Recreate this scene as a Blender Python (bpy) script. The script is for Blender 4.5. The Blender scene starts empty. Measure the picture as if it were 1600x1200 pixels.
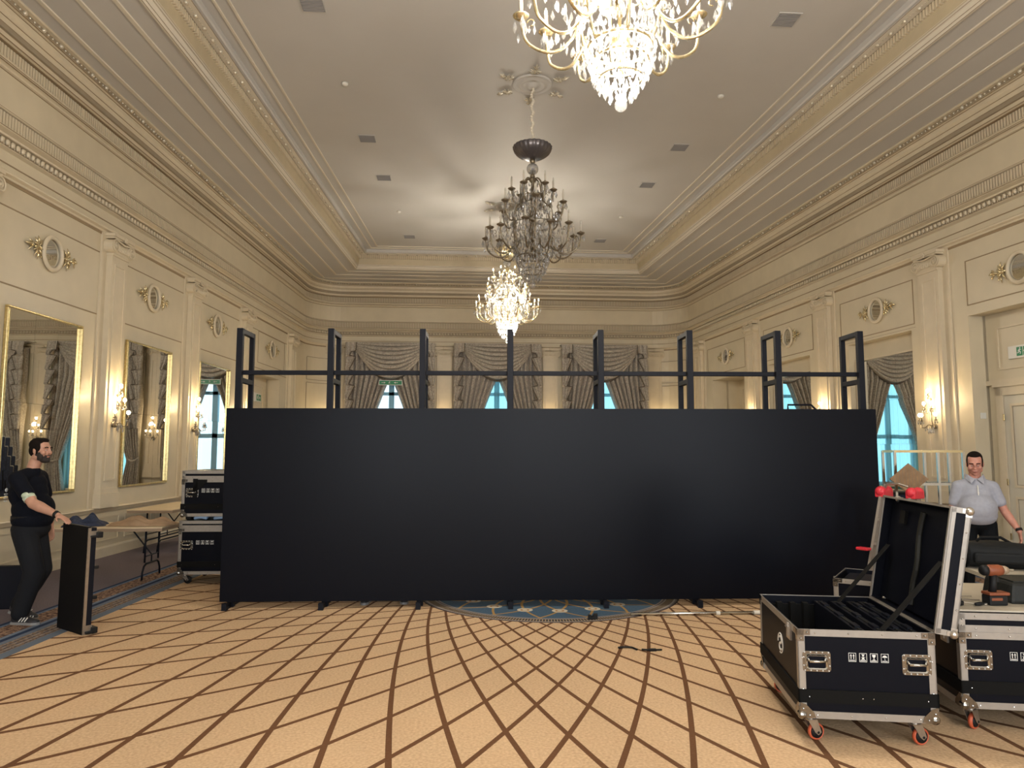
import bpy, bmesh, math, random
from mathutils import Vector, Matrix, Euler
PI = math.pi
random.seed(7)
SC = bpy.context.scene
COL = SC.collection

# ---------------------------------------------------------------- camera, world, light, exposure
CAM_H = 1.72
cam_d = bpy.data.cameras.new('camera'); cam = bpy.data.objects.new('camera', cam_d); COL.objects.link(cam)
cam.location = (0, 0, CAM_H)
cam.rotation_euler = (PI/2 + math.atan(102/1110.), 0, math.radians(-4.2))
cam_d.sensor_width = 36; cam_d.lens = 36*1110/1600.; cam_d.clip_start = .05; cam_d.clip_end = 200
SC.camera = cam
SC.view_settings.view_transform = 'Standard'; SC.view_settings.look = 'None'
SC.view_settings.gamma = 1; SC.view_settings.exposure = 0.50
SC.cycles.max_bounces = 7; SC.cycles.diffuse_bounces = 4; SC.cycles.glossy_bounces = 4
SC.cycles.transmission_bounces = 4; SC.cycles.transparent_max_bounces = 16
SC.cycles.sample_clamp_indirect = 3; SC.cycles.caustics_reflective = False; SC.cycles.caustics_refractive = False
W = bpy.data.worlds.new('daylight'); SC.world = W; W.use_nodes = True
wn = W.node_tree.nodes; wl = W.node_tree.links
wg = wn.new('ShaderNodeTexCoord'); wsx = wn.new('ShaderNodeSeparateXYZ'); wr = wn.new('ShaderNodeValToRGB')
wl.new(wg.outputs['Generated'], wsx.inputs[0]); wl.new(wsx.outputs[2], wr.inputs[0])
wr.color_ramp.elements[0].position = 0.0; wr.color_ramp.elements[0].color = (.62, .86, .95, 1)
wr.color_ramp.elements[1].position = .4; wr.color_ramp.elements[1].color = (.80, .96, 1, 1)
wl.new(wr.outputs[0], wn['Background'].inputs[0]); wn['Background'].inputs[1].default_value = 1.5

def area(name, loc, rot, sx, sy, power, col):
    d = bpy.data.lights.new(name, 'AREA'); d.shape = 'RECTANGLE'; d.size = sx; d.size_y = sy
    d.energy = power; d.color = col
    o = bpy.data.objects.new(name, d); o.location = loc; o.rotation_euler = rot; COL.objects.link(o); return o
def point(name, loc, power, col, r=.05):
    d = bpy.data.lights.new(name, 'POINT'); d.energy = power; d.color = col; d.shadow_soft_size = r
    o = bpy.data.objects.new(name, d); o.location = loc; COL.objects.link(o); return o
DAY = (.96, .97, 1.0); WARM = (1.0, .80, .52)
for i, x in enumerate((-3.0, 1.33, 5.7)):        # daylight through the three windows of the wall behind the camera
    area("window_daylight", (x, -5.05, 2.6), (PI/2, 0, 0), 2.3, 3.9, 190, DAY)

# ---------------------------------------------------------------- room geometry
TA = math.radians(3.2); TT = math.tan(TA)
LX0, RX0, YB, YF = -6.383, 9.05, 24.3, -5.0
def LWX(y): return LX0 + TT*y
def RWX(y): return RX0 - TT*y
MLEFT = Matrix.Translation((LX0, 0, 0)) @ Matrix.Rotation(PI/2-TA, 4, 'Z')
MRIGHT = Matrix.Translation((RX0, 0, 0)) @ Matrix.Rotation(-(PI/2-TA), 4, 'Z')
MBACK = Matrix.Translation((0, YB, 0))
MFRONT = Matrix.Translation((0, YF, 0)) @ Matrix.Rotation(PI, 4, 'Z')
K = 1/math.cos(TA)
def sL(y): return y*K          # wall coordinate of room depth y
def sR(y): return -y*K

# ---------------------------------------------------------------- materials
def nodes_of(m):
    m.use_nodes = True; return m.node_tree.nodes, m.node_tree.links
def S(m): return m
MATS = {}
def mat(name, col, rough=.6, metal=0, spec=.5, noise=0, nscale=8, bump=0, bscale=60, col2=None, coat=0):
    m = bpy.data.materials.new(name); n, l = nodes_of(m); b = n['Principled BSDF']
    c = tuple(col)+(1,)
    b.inputs['Base Color'].default_value = c; b.inputs['Roughness'].default_value = rough
    b.inputs['Metallic'].default_value = metal; b.inputs['Specular IOR Level'].default_value = spec
    if coat: b.inputs['Coat Weight'].default_value = coat; b.inputs['Coat Roughness'].default_value = .1
    tc = n.new('ShaderNodeTexCoord')
    if noise or col2:
        t = n.new('ShaderNodeTexNoise'); t.inputs['Scale'].default_value = nscale; t.inputs['Detail'].default_value = 5
        l.new(tc.outputs['Object'], t.inputs['Vector'])
        r = n.new('ShaderNodeValToRGB'); l.new(t.outputs[0], r.inputs[0]); l.new(r.outputs[0], b.inputs['Base Color'])
        r.color_ramp.elements[0].position = .35; r.color_ramp.elements[1].position = .65
        c2 = tuple(col2)+(1,) if col2 else tuple(x*(1-noise) for x in col)+(1,)
        r.color_ramp.elements[0].color = c2; r.color_ramp.elements[1].color = c
    if bump:
        t2 = n.new('ShaderNodeTexNoise'); t2.inputs['Scale'].default_value = bscale; t2.inputs['Detail'].default_value = 3
        l.new(tc.outputs['Object'], t2.inputs['Vector'])
        bp = n.new('ShaderNodeBump'); bp.inputs['Strength'].default_value = bump; bp.inputs['Distance'].default_value = .01
        l.new(t2.outputs[0], bp.inputs['Height']); l.new(bp.outputs[0], b.inputs['Normal'])
    MATS[name] = m; return m
def emit(name, col, st):
    m = bpy.data.materials.new(name); n, l = nodes_of(m); b = n['Principled BSDF']
    b.inputs['Base Color'].default_value = tuple(col)+(1,)
    b.inputs['Emission Color'].default_value = tuple(col)+(1,); b.inputs['Emission Strength'].default_value = st
    return m
M_wall = mat('cream_paint', (.64, .56, .41), .42, noise=.06, nscale=2.5, bump=.03, bscale=30)
M_trim = mat('cream_moulding', (.66, .57, .42), .42, noise=.05, nscale=6)
M_ochre = mat('ochre_band', (.52, .44, .30), .5, noise=.08, nscale=5)
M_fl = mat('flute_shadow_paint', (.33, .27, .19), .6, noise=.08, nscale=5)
M_groove_shade = mat('groove_and_shade_line', (.30, .22, .13), .6)  # dark moulding grooves, also the painted shade below the astragal
M_ceil = mat('ceiling_paint', (.54, .522, .50), .6, noise=.03, nscale=1.2)
M_strip = mat('ceiling_strip_paint', (.66, .60, .50), .5)
M_silver = mat('silvered_bead', (.66, .60, .48), .22, metal=.35)
M_gold = mat('gilt', (.78, .62, .30), .3, metal=.9, noise=.3, nscale=30)
M_goldlit = mat('gilt_pale', (.85, .72, .45), .25, metal=.85, noise=.3, nscale=30)
M_bronze = mat('dark_bronze', (.30, .25, .18), .3, metal=.8, noise=.3, nscale=20)
M_brass = mat('brass_tube', (.75, .62, .36), .2, metal=1)
M_chrome = mat('chrome', (.58, .57, .54), .18, metal=1)
M_hw = mat('nickel_hardware', (.34, .33, .31), .22, metal=1, noise=.2, nscale=60)
M_dish = mat('dark_pewter', (.13, .12, .13), .35, metal=.6)
M_alu = mat('aluminium', (.345, .315, .28), .42, metal=.45, noise=.08, nscale=25)
M_steel = mat('zinc_steel', (.50, .47, .43), .3, metal=.9, noise=.1, nscale=40)
M_blackpan = mat('black_laminate', (.0030, .0036, .0072), .42, spec=.10, bump=.06, bscale=220)
M_blackmet = mat('black_powder_coat', (.005, .006, .011), .5, spec=.17)
M_foam = mat('black_foam', (.006, .006, .006), .9, spec=.15)
M_strap = mat('black_webbing', (.004, .004, .0045), .8, spec=.2)
M_rubber = mat('black_rubber', (.006, .006, .007), .6, spec=.3)
M_orange = mat('orange_wheel', (.50, .095, .04), .45)
M_led = mat('led_face', (.0030, .0038, .0074), .34, spec=.115, bump=.03, bscale=500)
M_white = mat('white_print', (.75, .75, .73), .6)
M_whitepl = mat('white_plastic', (.72, .71, .66), .45)
M_ply = mat('laminate_tabletop', (.66, .53, .35), .5, noise=.12, nscale=6)
M_plyedge = mat('tabletop_edge', (.30, .22, .15), .5)
M_cloth = mat('brown_dust_sheet', (.42, .28, .17), .85, noise=.2, nscale=9)
M_navy = mat('navy_fabric', (.030, .042, .085), .85, noise=.4, nscale=40)
M_stripe = mat('cream_piping', (.50, .50, .50), .8)
M_blueplast = mat('blue_film', (.25, .38, .58), .3)
M_skin = mat('skin', (.50, .27, .19), .5, noise=.12, nscale=20)
M_skin2 = mat('ruddy_skin', (.52, .24, .18), .5, noise=.15, nscale=20)
M_hair = mat('dark_hair', (.010, .007, .006), .9, spec=.1, bump=.5, bscale=120)
M_beard = mat('dark_beard', (.022, .015, .012), .8, bump=.5, bscale=150)
M_tee = mat('black_cotton', (.0035, .0045, .009), .9, spec=.15, bump=.2, bscale=9)
M_polo = mat('grey_polo', (.34, .35, .41), .85, noise=.1, nscale=30, bump=.8, bscale=5)
M_trous = mat('charcoal_trousers', (.011, .012, .015), .9, spec=.15, bump=.6, bscale=7)
M_trous2 = mat('black_trousers', (.004, .005, .007), .9, spec=.15, bump=.4, bscale=6)
M_shoe = mat('shoe_black', (.018, .018, .022), .6)
M_sole = mat('shoe_sole_grey', (.22, .22, .22), .6)
M_green = mat('green_sign', (.02, .22, .10), .4)
M_armband = mat('green_armband', (.30, .40, .26), .45, col2=(.62, .66, .55), nscale=30)
M_red = mat('red_plastic', (.62, .03, .05), .4)
M_bag = mat('black_nylon_bag', (.006, .007, .008), .7, spec=.25, bump=.5, bscale=14)
M_toolcase = mat('toolcase_plastic', (.010, .011, .010), .55, spec=.3, bump=.2, bscale=60)
M_woodlid = mat('pale_board', (.50, .44, .35), .5, noise=.1, nscale=5)
M_parq = mat('parquet_sample', (.42, .26, .14), .5, noise=.3, nscale=12)
M_white2 = mat('door_white', (.60, .56, .46), .4, noise=.04, nscale=3)
M_vent = mat('vent_grey', (.30, .29, .29), .6)
M_cardb = mat('cardboard', (.20, .13, .08), .8)
def smooth_path(P, k=5):
    P = [Vector(x) for x in P]; Q = []
    for i in range(len(P)-1):
        a, b, c, d = P[max(i-1, 0)], P[i], P[i+1], P[min(i+2, len(P)-1)]
        for j in range(k):
            t = j/k; Q.append(.5*((2*b)+(c-a)*t+(2*a-5*b+4*c-d)*t*t+(3*b-a-3*c+d)*t**3))
    return Q+[P[-1]]
M_matte = mat('matte_module_black', (.005, .005, .006), .6, spec=.08)
M_dorange = mat('burnt_orange_plastic', (.21, .055, .02), .5)
M_candle = mat('ivory_candle', (.55, .50, .42), .5)
M_bulb_on = emit('bulb_lit', (1, .86, .60), 14)
M_bulb_off = mat('bulb_clear', (.55, .52, .46), .2)
def crystal(name, lit):
    m = bpy.data.materials.new(name); n, l = nodes_of(m); out = n['Material Output']; n.remove(n['Principled BSDF'])
    tr = n.new('ShaderNodeBsdfTransparent'); gl = n.new('ShaderNodeBsdfGlossy'); tl = n.new('ShaderNodeBsdfTranslucent')
    df = n.new('ShaderNodeBsdfDiffuse')
    gl.inputs['Roughness'].default_value = .08
    for x, c in ((tr, (.9, .9, .9, 1)), (gl, (.95, .95, .97, 1)), (tl, (.55, .55, .55, 1)), (df, (.48, .48, .48, 1))): x.inputs['Color'].default_value = c
    m1 = n.new('ShaderNodeMixShader'); m2 = n.new('ShaderNodeMixShader'); m3 = n.new('ShaderNodeMixShader')
    m1.inputs[0].default_value = .5; l.new(tl.outputs[0], m1.inputs[1]); l.new(df.outputs[0], m1.inputs[2])
    m2.inputs[0].default_value = .5; l.new(gl.outputs[0], m2.inputs[1]); l.new(m1.outputs[0], m2.inputs[2])
    m3.inputs[0].default_value = .62; l.new(tr.outputs[0], m3.inputs[1]); l.new(m2.outputs[0], m3.inputs[2])
    l.new(m3.outputs[0], out.inputs[0]); return m
M_cry = crystal('cut_crystal', True)
def mirror_mat(name, col=(.86, .87, .84)):
    m = bpy.data.materials.new(name); n, l = nodes_of(m); b = n['Principled BSDF']
    b.inputs['Base Color'].default_value = tuple(col)+(1,); b.inputs['Metallic'].default_value = 1; b.inputs['Roughness'].default_value = .01
    return m
M_mirror = mirror_mat('mirror_glass')
def sheer_mat():
    m = bpy.data.materials.new('sheer_voile'); n, l = nodes_of(m); out = n['Material Output']; n.remove(n['Principled BSDF'])
    tr = n.new('ShaderNodeBsdfTransparent'); tl = n.new('ShaderNodeBsdfTranslucent')
    tr.inputs[0].default_value = (.46, .80, .86, 1); tl.inputs[0].default_value = (.55, .85, .9, 1)
    mx = n.new('ShaderNodeMixShader'); mx.inputs[0].default_value = .3
    l.new(tr.outputs[0], mx.inputs[1]); l.new(tl.outputs[0], mx.inputs[2]); l.new(mx.outputs[0], out.inputs[0]); return m
M_sheer = sheer_mat()
def glass_mat():
    m = bpy.data.materials.new('window_glass'); n, l = nodes_of(m); out = n['Material Output']; n.remove(n['Principled BSDF'])
    tr = n.new('ShaderNodeBsdfTransparent'); gl = n.new('ShaderNodeBsdfGlossy'); gl.inputs['Roughness'].default_value = .02
    tr.inputs[0].default_value = (.95, .98, 1, 1)
    mx = n.new('ShaderNodeMixShader'); mx.inputs[0].default_value = .06
    l.new(tr.outputs[0], mx.inputs[1]); l.new(gl.outputs[0], mx.inputs[2]); l.new(mx.outputs[0], out.inputs[0]); return m
M_glass = glass_mat()
M_wframe = mat('window_frame_glare_blue', (.25, .50, .68), .5)  # blue of the window glare is put into the frame colour
def damask():
    m = bpy.data.materials.new('damask_curtain'); n, l = nodes_of(m); b = n['Principled BSDF']; b.inputs['Roughness'].default_value = .6
    b.inputs['Sheen Weight'].default_value = .2
    tc = n.new('ShaderNodeTexCoord'); v = n.new('ShaderNodeTexNoise'); v.inputs['Scale'].default_value = 11; v.inputs['Detail'].default_value = 4
    v.inputs['Distortion'].default_value = 2.5
    l.new(tc.outputs['Object'], v.inputs['Vector']); r = n.new('ShaderNodeValToRGB'); l.new(v.outputs[0], r.inputs[0])
    r.color_ramp.elements[0].position = .44; r.color_ramp.elements[0].color = (.30, .268, .23, 1)
    r.color_ramp.elements[1].position = .56; r.color_ramp.elements[1].color = (.48, .43, .37, 1)
    l.new(r.outputs[0], b.inputs['Base Color']); return m
M_dam = damask()

# carpet --------------------------------------------------------------
def carpet_mat():
    m = bpy.data.materials.new('patterned_carpet'); n, l = nodes_of(m); b = n['Principled BSDF']
    b.inputs['Roughness'].default_value = .95; b.inputs['Specular IOR Level'].default_value = .1
    g = n.new('ShaderNodeNewGeometry'); sx = n.new('ShaderNodeSeparateXYZ'); l.new(g.outputs['Position'], sx.inputs[0])
    def inp(node, i, v):
        if isinstance(v, (int, float)): node.inputs[i].default_value = v
        else: l.new(v, node.inputs[i])
    def m2(op, a, b_=None, c=None):
        nd = n.new('ShaderNodeMath'); nd.operation = op; inp(nd, 0, a)
        if b_ is not None: inp(nd, 1, b_)
        if c is not None: inp(nd, 2, c)
        return nd.outputs[0]
    add = lambda a, b_: m2('ADD', a, b_); sub = lambda a, b_: m2('SUBTRACT', a, b_); mul = lambda a, b_: m2('MULTIPLY', a, b_)
    div = lambda a, b_: m2('DIVIDE', a, b_); absn = lambda a: m2('ABSOLUTE', a); lt = lambda a, b_: m2('LESS_THAN', a, b_); gt = lambda a, b_: m2('GREATER_THAN', a, b_)
    mn = lambda a, b_: m2('MINIMUM', a, b_); mxx = lambda a, b_: m2('MAXIMUM', a, b_)
    def mixc(f, a, b_):
        nd = n.new('ShaderNodeMix'); nd.data_type = 'RGBA'; inp(nd, 0, f)
        for i, v in ((6, a), (7, b_)):
            if isinstance(v, tuple): nd.inputs[i].default_value = v+(1,)
            else: l.new(v, nd.inputs[i])
        return nd.outputs[2]
    X, Y = sx.outputs[0], sx.outputs[1]
    def fracd(a):   # distance of a to nearest integer
        f = m2('FRACT', a); return mn(f, sub(1, f))
    # spiral lattice
    dx = mul(sub(X, 1.10), 1.4); dy = sub(10.4, Y)
    r = m2('SQRT', add(add(mul(dx, dx), mul(dy, dy)), .0004)); th = m2('ARCTAN2', dx, dy)
    gg = add(div(-1.4994, r), mul(.2581, m2('LOGARITHM', r, math.e)))
    gp = div(add(div(1.4994, r), .2581), mul(r, r)); r2 = mul(r, r)
    st = .0888
    hw = add(.0085, mul(.0016, r))
    lines = []
    for sgn, ph in ((-1, -.475), (1, -.25)):
        c = add(div(add(th, mul(gg, sgn)), st), ph+1000)
        gx = mul(add(div(dy, r2), mul(mul(gp, sgn), dx)), 1.4); gy = sub(mul(mul(gp, sgn), dy), div(dx, r2))
        d = div(mul(fracd(c), st), m2('SQRT', add(mul(gx, gx), mul(gy, gy))))
        lines.append(lt(d, hw))
    line = mxx(*lines)
    nz = n.new('ShaderNodeTexNoise'); nz.inputs['Scale'].default_value = 55; nz.inputs['Detail'].default_value = 6; l.new(g.outputs['Position'], nz.inputs['Vector'])
    nz2 = n.new('ShaderNodeTexNoise'); nz2.inputs['Scale'].default_value = 2.0; nz2.inputs['Detail'].default_value = 3; l.new(g.outputs['Position'], nz2.inputs['Vector'])
    base = mixc(nz.outputs[0], (.27, .182, .106), (.81, .59, .375))
    base = mixc(mul(nz2.outputs[0], .42), base, (.64, .40, .23))
    col = mixc(line, base, mixc(nz.outputs[0], (.105, .048, .022), (.16, .080, .042)))
    # medallion
    mx_, my_ = sub(X, 1.08), sub(8.75, Y); mr = m2('SQRT', add(mul(mx_, mx_), mul(my_, my_))); ma = m2('ARCTAN2', mx_, my_)
    blue = mixc(nz.outputs[0], (.035, .070, .12), (.085, .14, .20))
    s16 = 2*PI/17
    kf = add(div(ma, s16), 1000)
    # gold diagonals
    gold = 0
    for sg in (-1, 1):
        d = mul(mul(fracd(add(kf, mul(sg, mul(sub(mr, 1.02), 1.55)))), s16), mr)
        gold = mxx(gold, lt(d, .016))
    blue = mixc(gold, blue, (.36, .22, .08))
    spx = mul(mul(fracd(kf), s16), mr); spd = m2('SQRT', add(mul(spx, spx), mul(sub(mr, 1.02), sub(mr, 1.02))))
    blue = mixc(lt(spd, .085), blue, (.55, .50, .40)); blue = mixc(lt(spd, .05), blue, (.40, .22, .10)); blue = mixc(lt(spd, .028), blue, (.60, .58, .48))
    hat = lt(m2('FRACT', mul(ma, 48)), .45)
    ring = mixc(hat, (.035, .03, .03), (.30, .22, .14))
    ring2 = mixc(lt(fracd(mul(mr, 22)), .25), (.14, .12, .12), (.30, .27, .25))
    med = mixc(gt(mr, 1.36), blue, ring2); med = mixc(mul(gt(mr, 1.41), lt(mr, 1.49)), med, ring)
    med = mixc(gt(mr, 1.53), med, (.05, .035, .03))
    col = mixc(lt(mr, 1.55), col, med)
    # border
    hwid = sub(7.7165, mul(TT, Y)); dw = sub(hwid, absn(sub(X, 1.3335)))
    dw = mn(dw, sub(YB, Y)); dw = mn(dw, sub(Y, YF))
    strp = mixc(lt(fracd(mul(dw, 17)), .27), (.085, .075, .080), (.26, .22, .20))
    dash = n.new('ShaderNodeTexNoise'); dash.inputs['Scale'].default_value = 24; l.new(g.outputs['Position'], dash.inputs['Vector'])
    strp = mixc(gt(dash.outputs[0], .52), strp, (.20, .14, .10))
    brown = mixc(gt(dash.outputs[0], .5), (.10, .06, .05), (.30, .20, .14))
    plain = mixc(nz.outputs[0], (.105, .090, .105), (.22, .19, .215))
    col = mixc(lt(dw, 2.28), col, (.13, .16, .21))
    col = mixc(lt(dw, 2.17), col, strp)
    col = mixc(lt(dw, 1.98), col, (.14, .17, .23))
    col = mixc(lt(dw, 1.92), col, (.022, .040, .085))
    col = mixc(lt(dw, 1.86), col, (.16, .20, .27))
    col = mixc(lt(dw, 1.81), col, brown)
    col = mixc(lt(dw, 1.55), col, (.12, .17, .26))
    col = mixc(lt(dw, 1.51), col, (.022, .042, .095))
    col = mixc(lt(dw, 1.46), col, plain)
    l.new(col, b.inputs['Base Color'])
    bp = n.new('ShaderNodeBump'); bp.inputs['Strength'].default_value = .5; bp.inputs['Distance'].default_value = .01
    l.new(nz.outputs[0], bp.inputs['Height']); l.new(bp.outputs[0], b.inputs['Normal'])
    return m
M_carpet = carpet_mat()

# ---------------------------------------------------------------- mesh helpers
class MB:
    def __init__(s): s.v = []; s.f = []
    def add(s, vs, fs, M=None):
        o = len(s.v)
        s.v += [tuple(M @ Vector(p)) for p in vs] if M is not None else [tuple(p) for p in vs]
        s.f += [tuple(o+i for i in f) for f in fs]; return s
    def box(s, x0, x1, y0, y1, z0, z1, M=None):
        vs = [(x0, y0, z0), (x1, y0, z0), (x1, y1, z0), (x0, y1, z0), (x0, y0, z1), (x1, y0, z1), (x1, y1, z1), (x0, y1, z1)]
        return s.add(vs, [(0, 3, 2, 1), (4, 5, 6, 7), (0, 1, 5, 4), (1, 2, 6, 5), (2, 3, 7, 6), (3, 0, 4, 7)], M)
    def tube(s, pts, r, n=8, M=None, caps=True):
        pts = [Vector(p) for p in pts]; N = len(pts); rs = r if isinstance(r, (list, tuple)) else [r]*N
        t0 = (pts[1]-pts[0]).normalized(); up = Vector((0, 0, 1)) if abs(t0.z) < .9 else Vector((1, 0, 0))
        a = t0.cross(up).normalized(); vs = []; fs = []
        for i, p in enumerate(pts):
            t = (pts[min(i+1, N-1)]-pts[max(i-1, 0)]).normalized()
            a = (a - t*a.dot(t)).normalized(); b = t.cross(a)
            for k in range(n):
                w = 2*PI*k/n; vs.append(p + (a*math.cos(w)+b*math.sin(w))*rs[i])
        for i in range(N-1):
            for k in range(n):
                k2 = (k+1) % n; fs.append((i*n+k, i*n+k2, (i+1)*n+k2, (i+1)*n+k))
        if caps: fs.append(tuple(range(n-1, -1, -1))); fs.append(tuple((N-1)*n+k for k in range(n)))
        return s.add(vs, fs, M)
    def lathe(s, prof, n=24, M=None, flute=0, nf=24):
        vs = []; fs = []
        for (r, z) in prof:
            for k in range(n):
                w = 2*PI*k/n; rr = r*(1+flute*math.cos(nf*w)); vs.append((rr*math.cos(w), rr*math.sin(w), z))
        for i in range(len(prof)-1):
            for k in range(n):
                k2 = (k+1) % n; fs.append((i*n+k, i*n+k2, (i+1)*n+k2, (i+1)*n+k))
        fs.append(tuple(range(n-1, -1, -1))); fs.append(tuple((len(prof)-1)*n+k for k in range(n)))
        return s.add(vs, fs, M)
    def ball(s, c, r, n=10, m=7, M=None, sc=(1, 1, 1), rot=None):
        vs = []; fs = []; R = rot if rot is not None else Matrix.Identity(3)
        for i in range(1, m):
            a = PI*i/m
            for k in range(n):
                w = 2*PI*k/n; p = R @ Vector((r*sc[0]*math.sin(a)*math.cos(w), r*sc[1]*math.sin(a)*math.sin(w), r*sc[2]*math.cos(a)))
                vs.append(Vector(c)+p)
        vs.append(Vector(c)+R @ Vector((0, 0, r*sc[2]))); vs.append(Vector(c)-R @ Vector((0, 0, r*sc[2]))); T = len(vs)-2
        for i in range(m-2):
            for k in range(n):
                k2 = (k+1) % n; fs.append((i*n+k, (i+1)*n+k, (i+1)*n+k2, i*n+k2))
        for k in range(n):
            k2 = (k+1) % n; fs.append((T, k, k2)); fs.append((T+1, (m-2)*n+k2, (m-2)*n+k))
        return s.add(vs, fs, M)
    def grid(s, P, M=None, closed=False, thick=0):
        R = len(P); Cn = len(P[0]); vs = [q for row in P for q in row]; fs = []
        for i in range(R-1):
            for j in range(Cn-1 if not closed else Cn):
                j2 = (j+1) % Cn; fs.append((i*Cn+j, i*Cn+j2, (i+1)*Cn+j2, (i+1)*Cn+j))
        return s.add(vs, fs, M)
    def prism(s, poly, y0, y1, M=None):     # polygon in XZ extruded along Y
        n = len(poly); vs = [(x, y0, z) for x, z in poly]+[(x, y1, z) for x, z in poly]
        fs = [tuple(range(n)), tuple(range(2*n-1, n-1, -1))]+[(i, n+i, n+(i+1) % n, (i+1) % n) for i in range(n)]
        return s.add(vs, fs, M)
    def build(s, name, m, parent=None, M=None, smooth=False, bevel=0, solid=0, sub=0):
        me = bpy.data.meshes.new(name); me.from_pydata(s.v, [], s.f); me.materials.append(m)
        bm = bmesh.new(); bm.from_mesh(me); bmesh.ops.recalc_face_normals(bm, faces=bm.faces); bm.to_mesh(me); bm.free()
        if smooth: me.polygons.foreach_set('use_smooth', [True]*len(me.polygons))
        me.update()
        o = bpy.data.objects.new(name, me); COL.objects.link(o)
        if parent: o.parent = parent
        if M is not None: o.matrix_local = M
        if solid: md = o.modifiers.new('s', 'SOLIDIFY'); md.thickness = solid; md.offset = 0
        if bevel: md = o.modifiers.new('b', 'BEVEL'); md.width = bevel; md.segments = 2; md.limit_method = 'ANGLE'; md.angle_limit = .7
        if sub: md = o.modifiers.new('u', 'SUBSURF'); md.levels = sub; md.render_levels = sub
        return o
def tag(o, label, cat, group=None):
    o['label'] = label; o['category'] = cat
    if group: o['group'] = group
    return o
def empty(name, M, label, cat, group=None):
    o = bpy.data.objects.new(name, None); COL.objects.link(o); o.empty_display_size = .1
    o.matrix_world = M if isinstance(M, Matrix) else Matrix.Translation(M)
    return tag(o, label, cat, group)
def structure(o): o['kind'] = 'structure'; return o
def children(o): return [c for c in ALLOBJ() if c.parent == o]
def ALLOBJ(): return list(COL.objects)
def copy_tree(o, parent=None, kids=None):
    if kids is None:
        kids = {}
        for c in COL.objects:
            if c.parent: kids.setdefault(c.parent.name, []).append(c)
    c = o.copy(); COL.objects.link(c)
    if parent: c.parent = parent
    for ch in kids.get(o.name, []): copy_tree(ch, c, kids)
    return c
def RZ(a): return Matrix.Rotation(a, 4, 'Z')
def T(x, y, z): return Matrix.Translation((x, y, z))

# ---------------------------------------------------------------- room shell
def wall_boxes(mb, s0, s1, z1, holes, th, z0=0):
    cuts = sorted({s0, s1} | {h[0] for h in holes} | {h[1] for h in holes})
    for a, b in zip(cuts, cuts[1:]):
        hs = sorted([h for h in holes if h[0] <= a+1e-6 and h[1] >= b-1e-6], key=lambda h: h[2])
        z = z0
        for h in hs:
            if h[2] > z+1e-4: mb.box(a, b, 0, th, z, h[2])
            z = h[3]
        if z1 > z+1e-4: mb.box(a, b, 0, th, z, z1)
HTOP = 7.45
f = MB(); f.box(-8, 10.5, -6.2, 26, -.2, 0); structure(f.build('floor', M_carpet))
# left wall: far recess with a door
NL = (sL(18.2), sL(20.9), 0, 3.72)
w = MB(); wall_boxes(w, sL(YF)-.3, sL(YB-1.1), HTOP, [NL], .45); structure(w.build('wall_left', M_wall, M=MLEFT))
RN = [(sR(14.42), sR(12.47), 0, 3.92), (sR(17.95), sR(15.95), 0, 3.92), (sR(21.5), sR(19.35), 0, 3.85), (sR(11.09), sR(7.6), 0, 3.93)]
w = MB(); wall_boxes(w, sR(YB-1.1), -sR(-YF)*-1+.3 if False else sR(YF)+.3, HTOP, RN, .5); structure(w.build('wall_right', M_wall, M=MRIGHT))
WC = [(-2.33, 1.0), (1.27, 1.0), (4.93, 1.0)]
wh = [(c-h, c+h, .45, 4.75) for c, h in WC]
CR = 1.2; TURN = PI/2-TA; TL = CR*math.tan(TURN/2)
BLx, BRx = LWX(YB), RWX(YB)
w = MB(); wall_boxes(w, BLx+TL, BRx-TL, HTOP, wh, .4)
# stations along the inner wall line (left, arc, back, arc, right)
def stations(step=.5, y0=YF, y1=YF):
    st = []
    dl = Vector((math.sin(TA), math.cos(TA))); nl = Vector((math.cos(TA), -math.sin(TA)))
    p0 = Vector((LWX(y0), y0)); pe = Vector((BLx, YB))-dl*TL
    n = max(2, int((pe-p0).length/step))
    for i in range(n+1): st.append((p0.lerp(pe, i/n), nl))
    c = pe+nl*CR
    for i in range(1, 11):
        a = TURN*i/10; nn = Vector((nl.x*math.cos(-a)-nl.y*math.sin(-a), nl.x*math.sin(-a)+nl.y*math.cos(-a))); st.append((c-nn*CR, nn))
    pe2 = Vector((BRx-TL, YB)); ps = Vector((BLx+TL, YB)); n = int((pe2-ps).length/step)
    for i in range(1, n+1): st.append((ps.lerp(pe2, i/n), Vector((0, -1))))
    c = pe2+Vector((0, -1))*CR; nb = Vector((0, -1))
    for i in range(1, 11):
        a = -TURN*i/10; nn = Vector((nb.x*math.cos(a)-nb.y*math.sin(a), nb.x*math.sin(a)+nb.y*math.cos(a))); st.append((c-nn*CR, nn))
    dr = Vector((-math.sin(TA), math.cos(TA))); nr = Vector((-math.cos(TA), -math.sin(TA)))
    q0 = Vector((BRx, YB))-dr*TL; q1 = Vector((RWX(y1), y1)); n = int((q1-q0).length/step)
    for i in range(1, n+1): st.append((q0.lerp(q1, i/n), nr))
    return st
ST = stations()
def sweep(mb, prof, st, closed_prof=True):
    P = [[(p.x+nn.x*d, p.y+nn.y*d, z) for d, z in prof] for p, nn in st]
    if closed_prof: P = [row+[row[0]] for row in P]
    mb.grid(P)
    return mb
arcs = [i for i, (p, nn) in enumerate(ST) if abs(nn.x) > .0001 or True]
def sub_st(cond): return [s for s in ST if cond(s)]
arcL = [s for s in ST if s[0].x < BLx+TL+.01 and s[0].y > YB-TL-.05]
arcR = [s for s in ST if s[0].x > BRx-TL-.01 and s[0].y > YB-TL-.05]
for arc in (arcL, arcR): sweep(w, [(0, 0), (0, HTOP), (-.25, HTOP), (-.25, 0)], arc)
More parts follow.
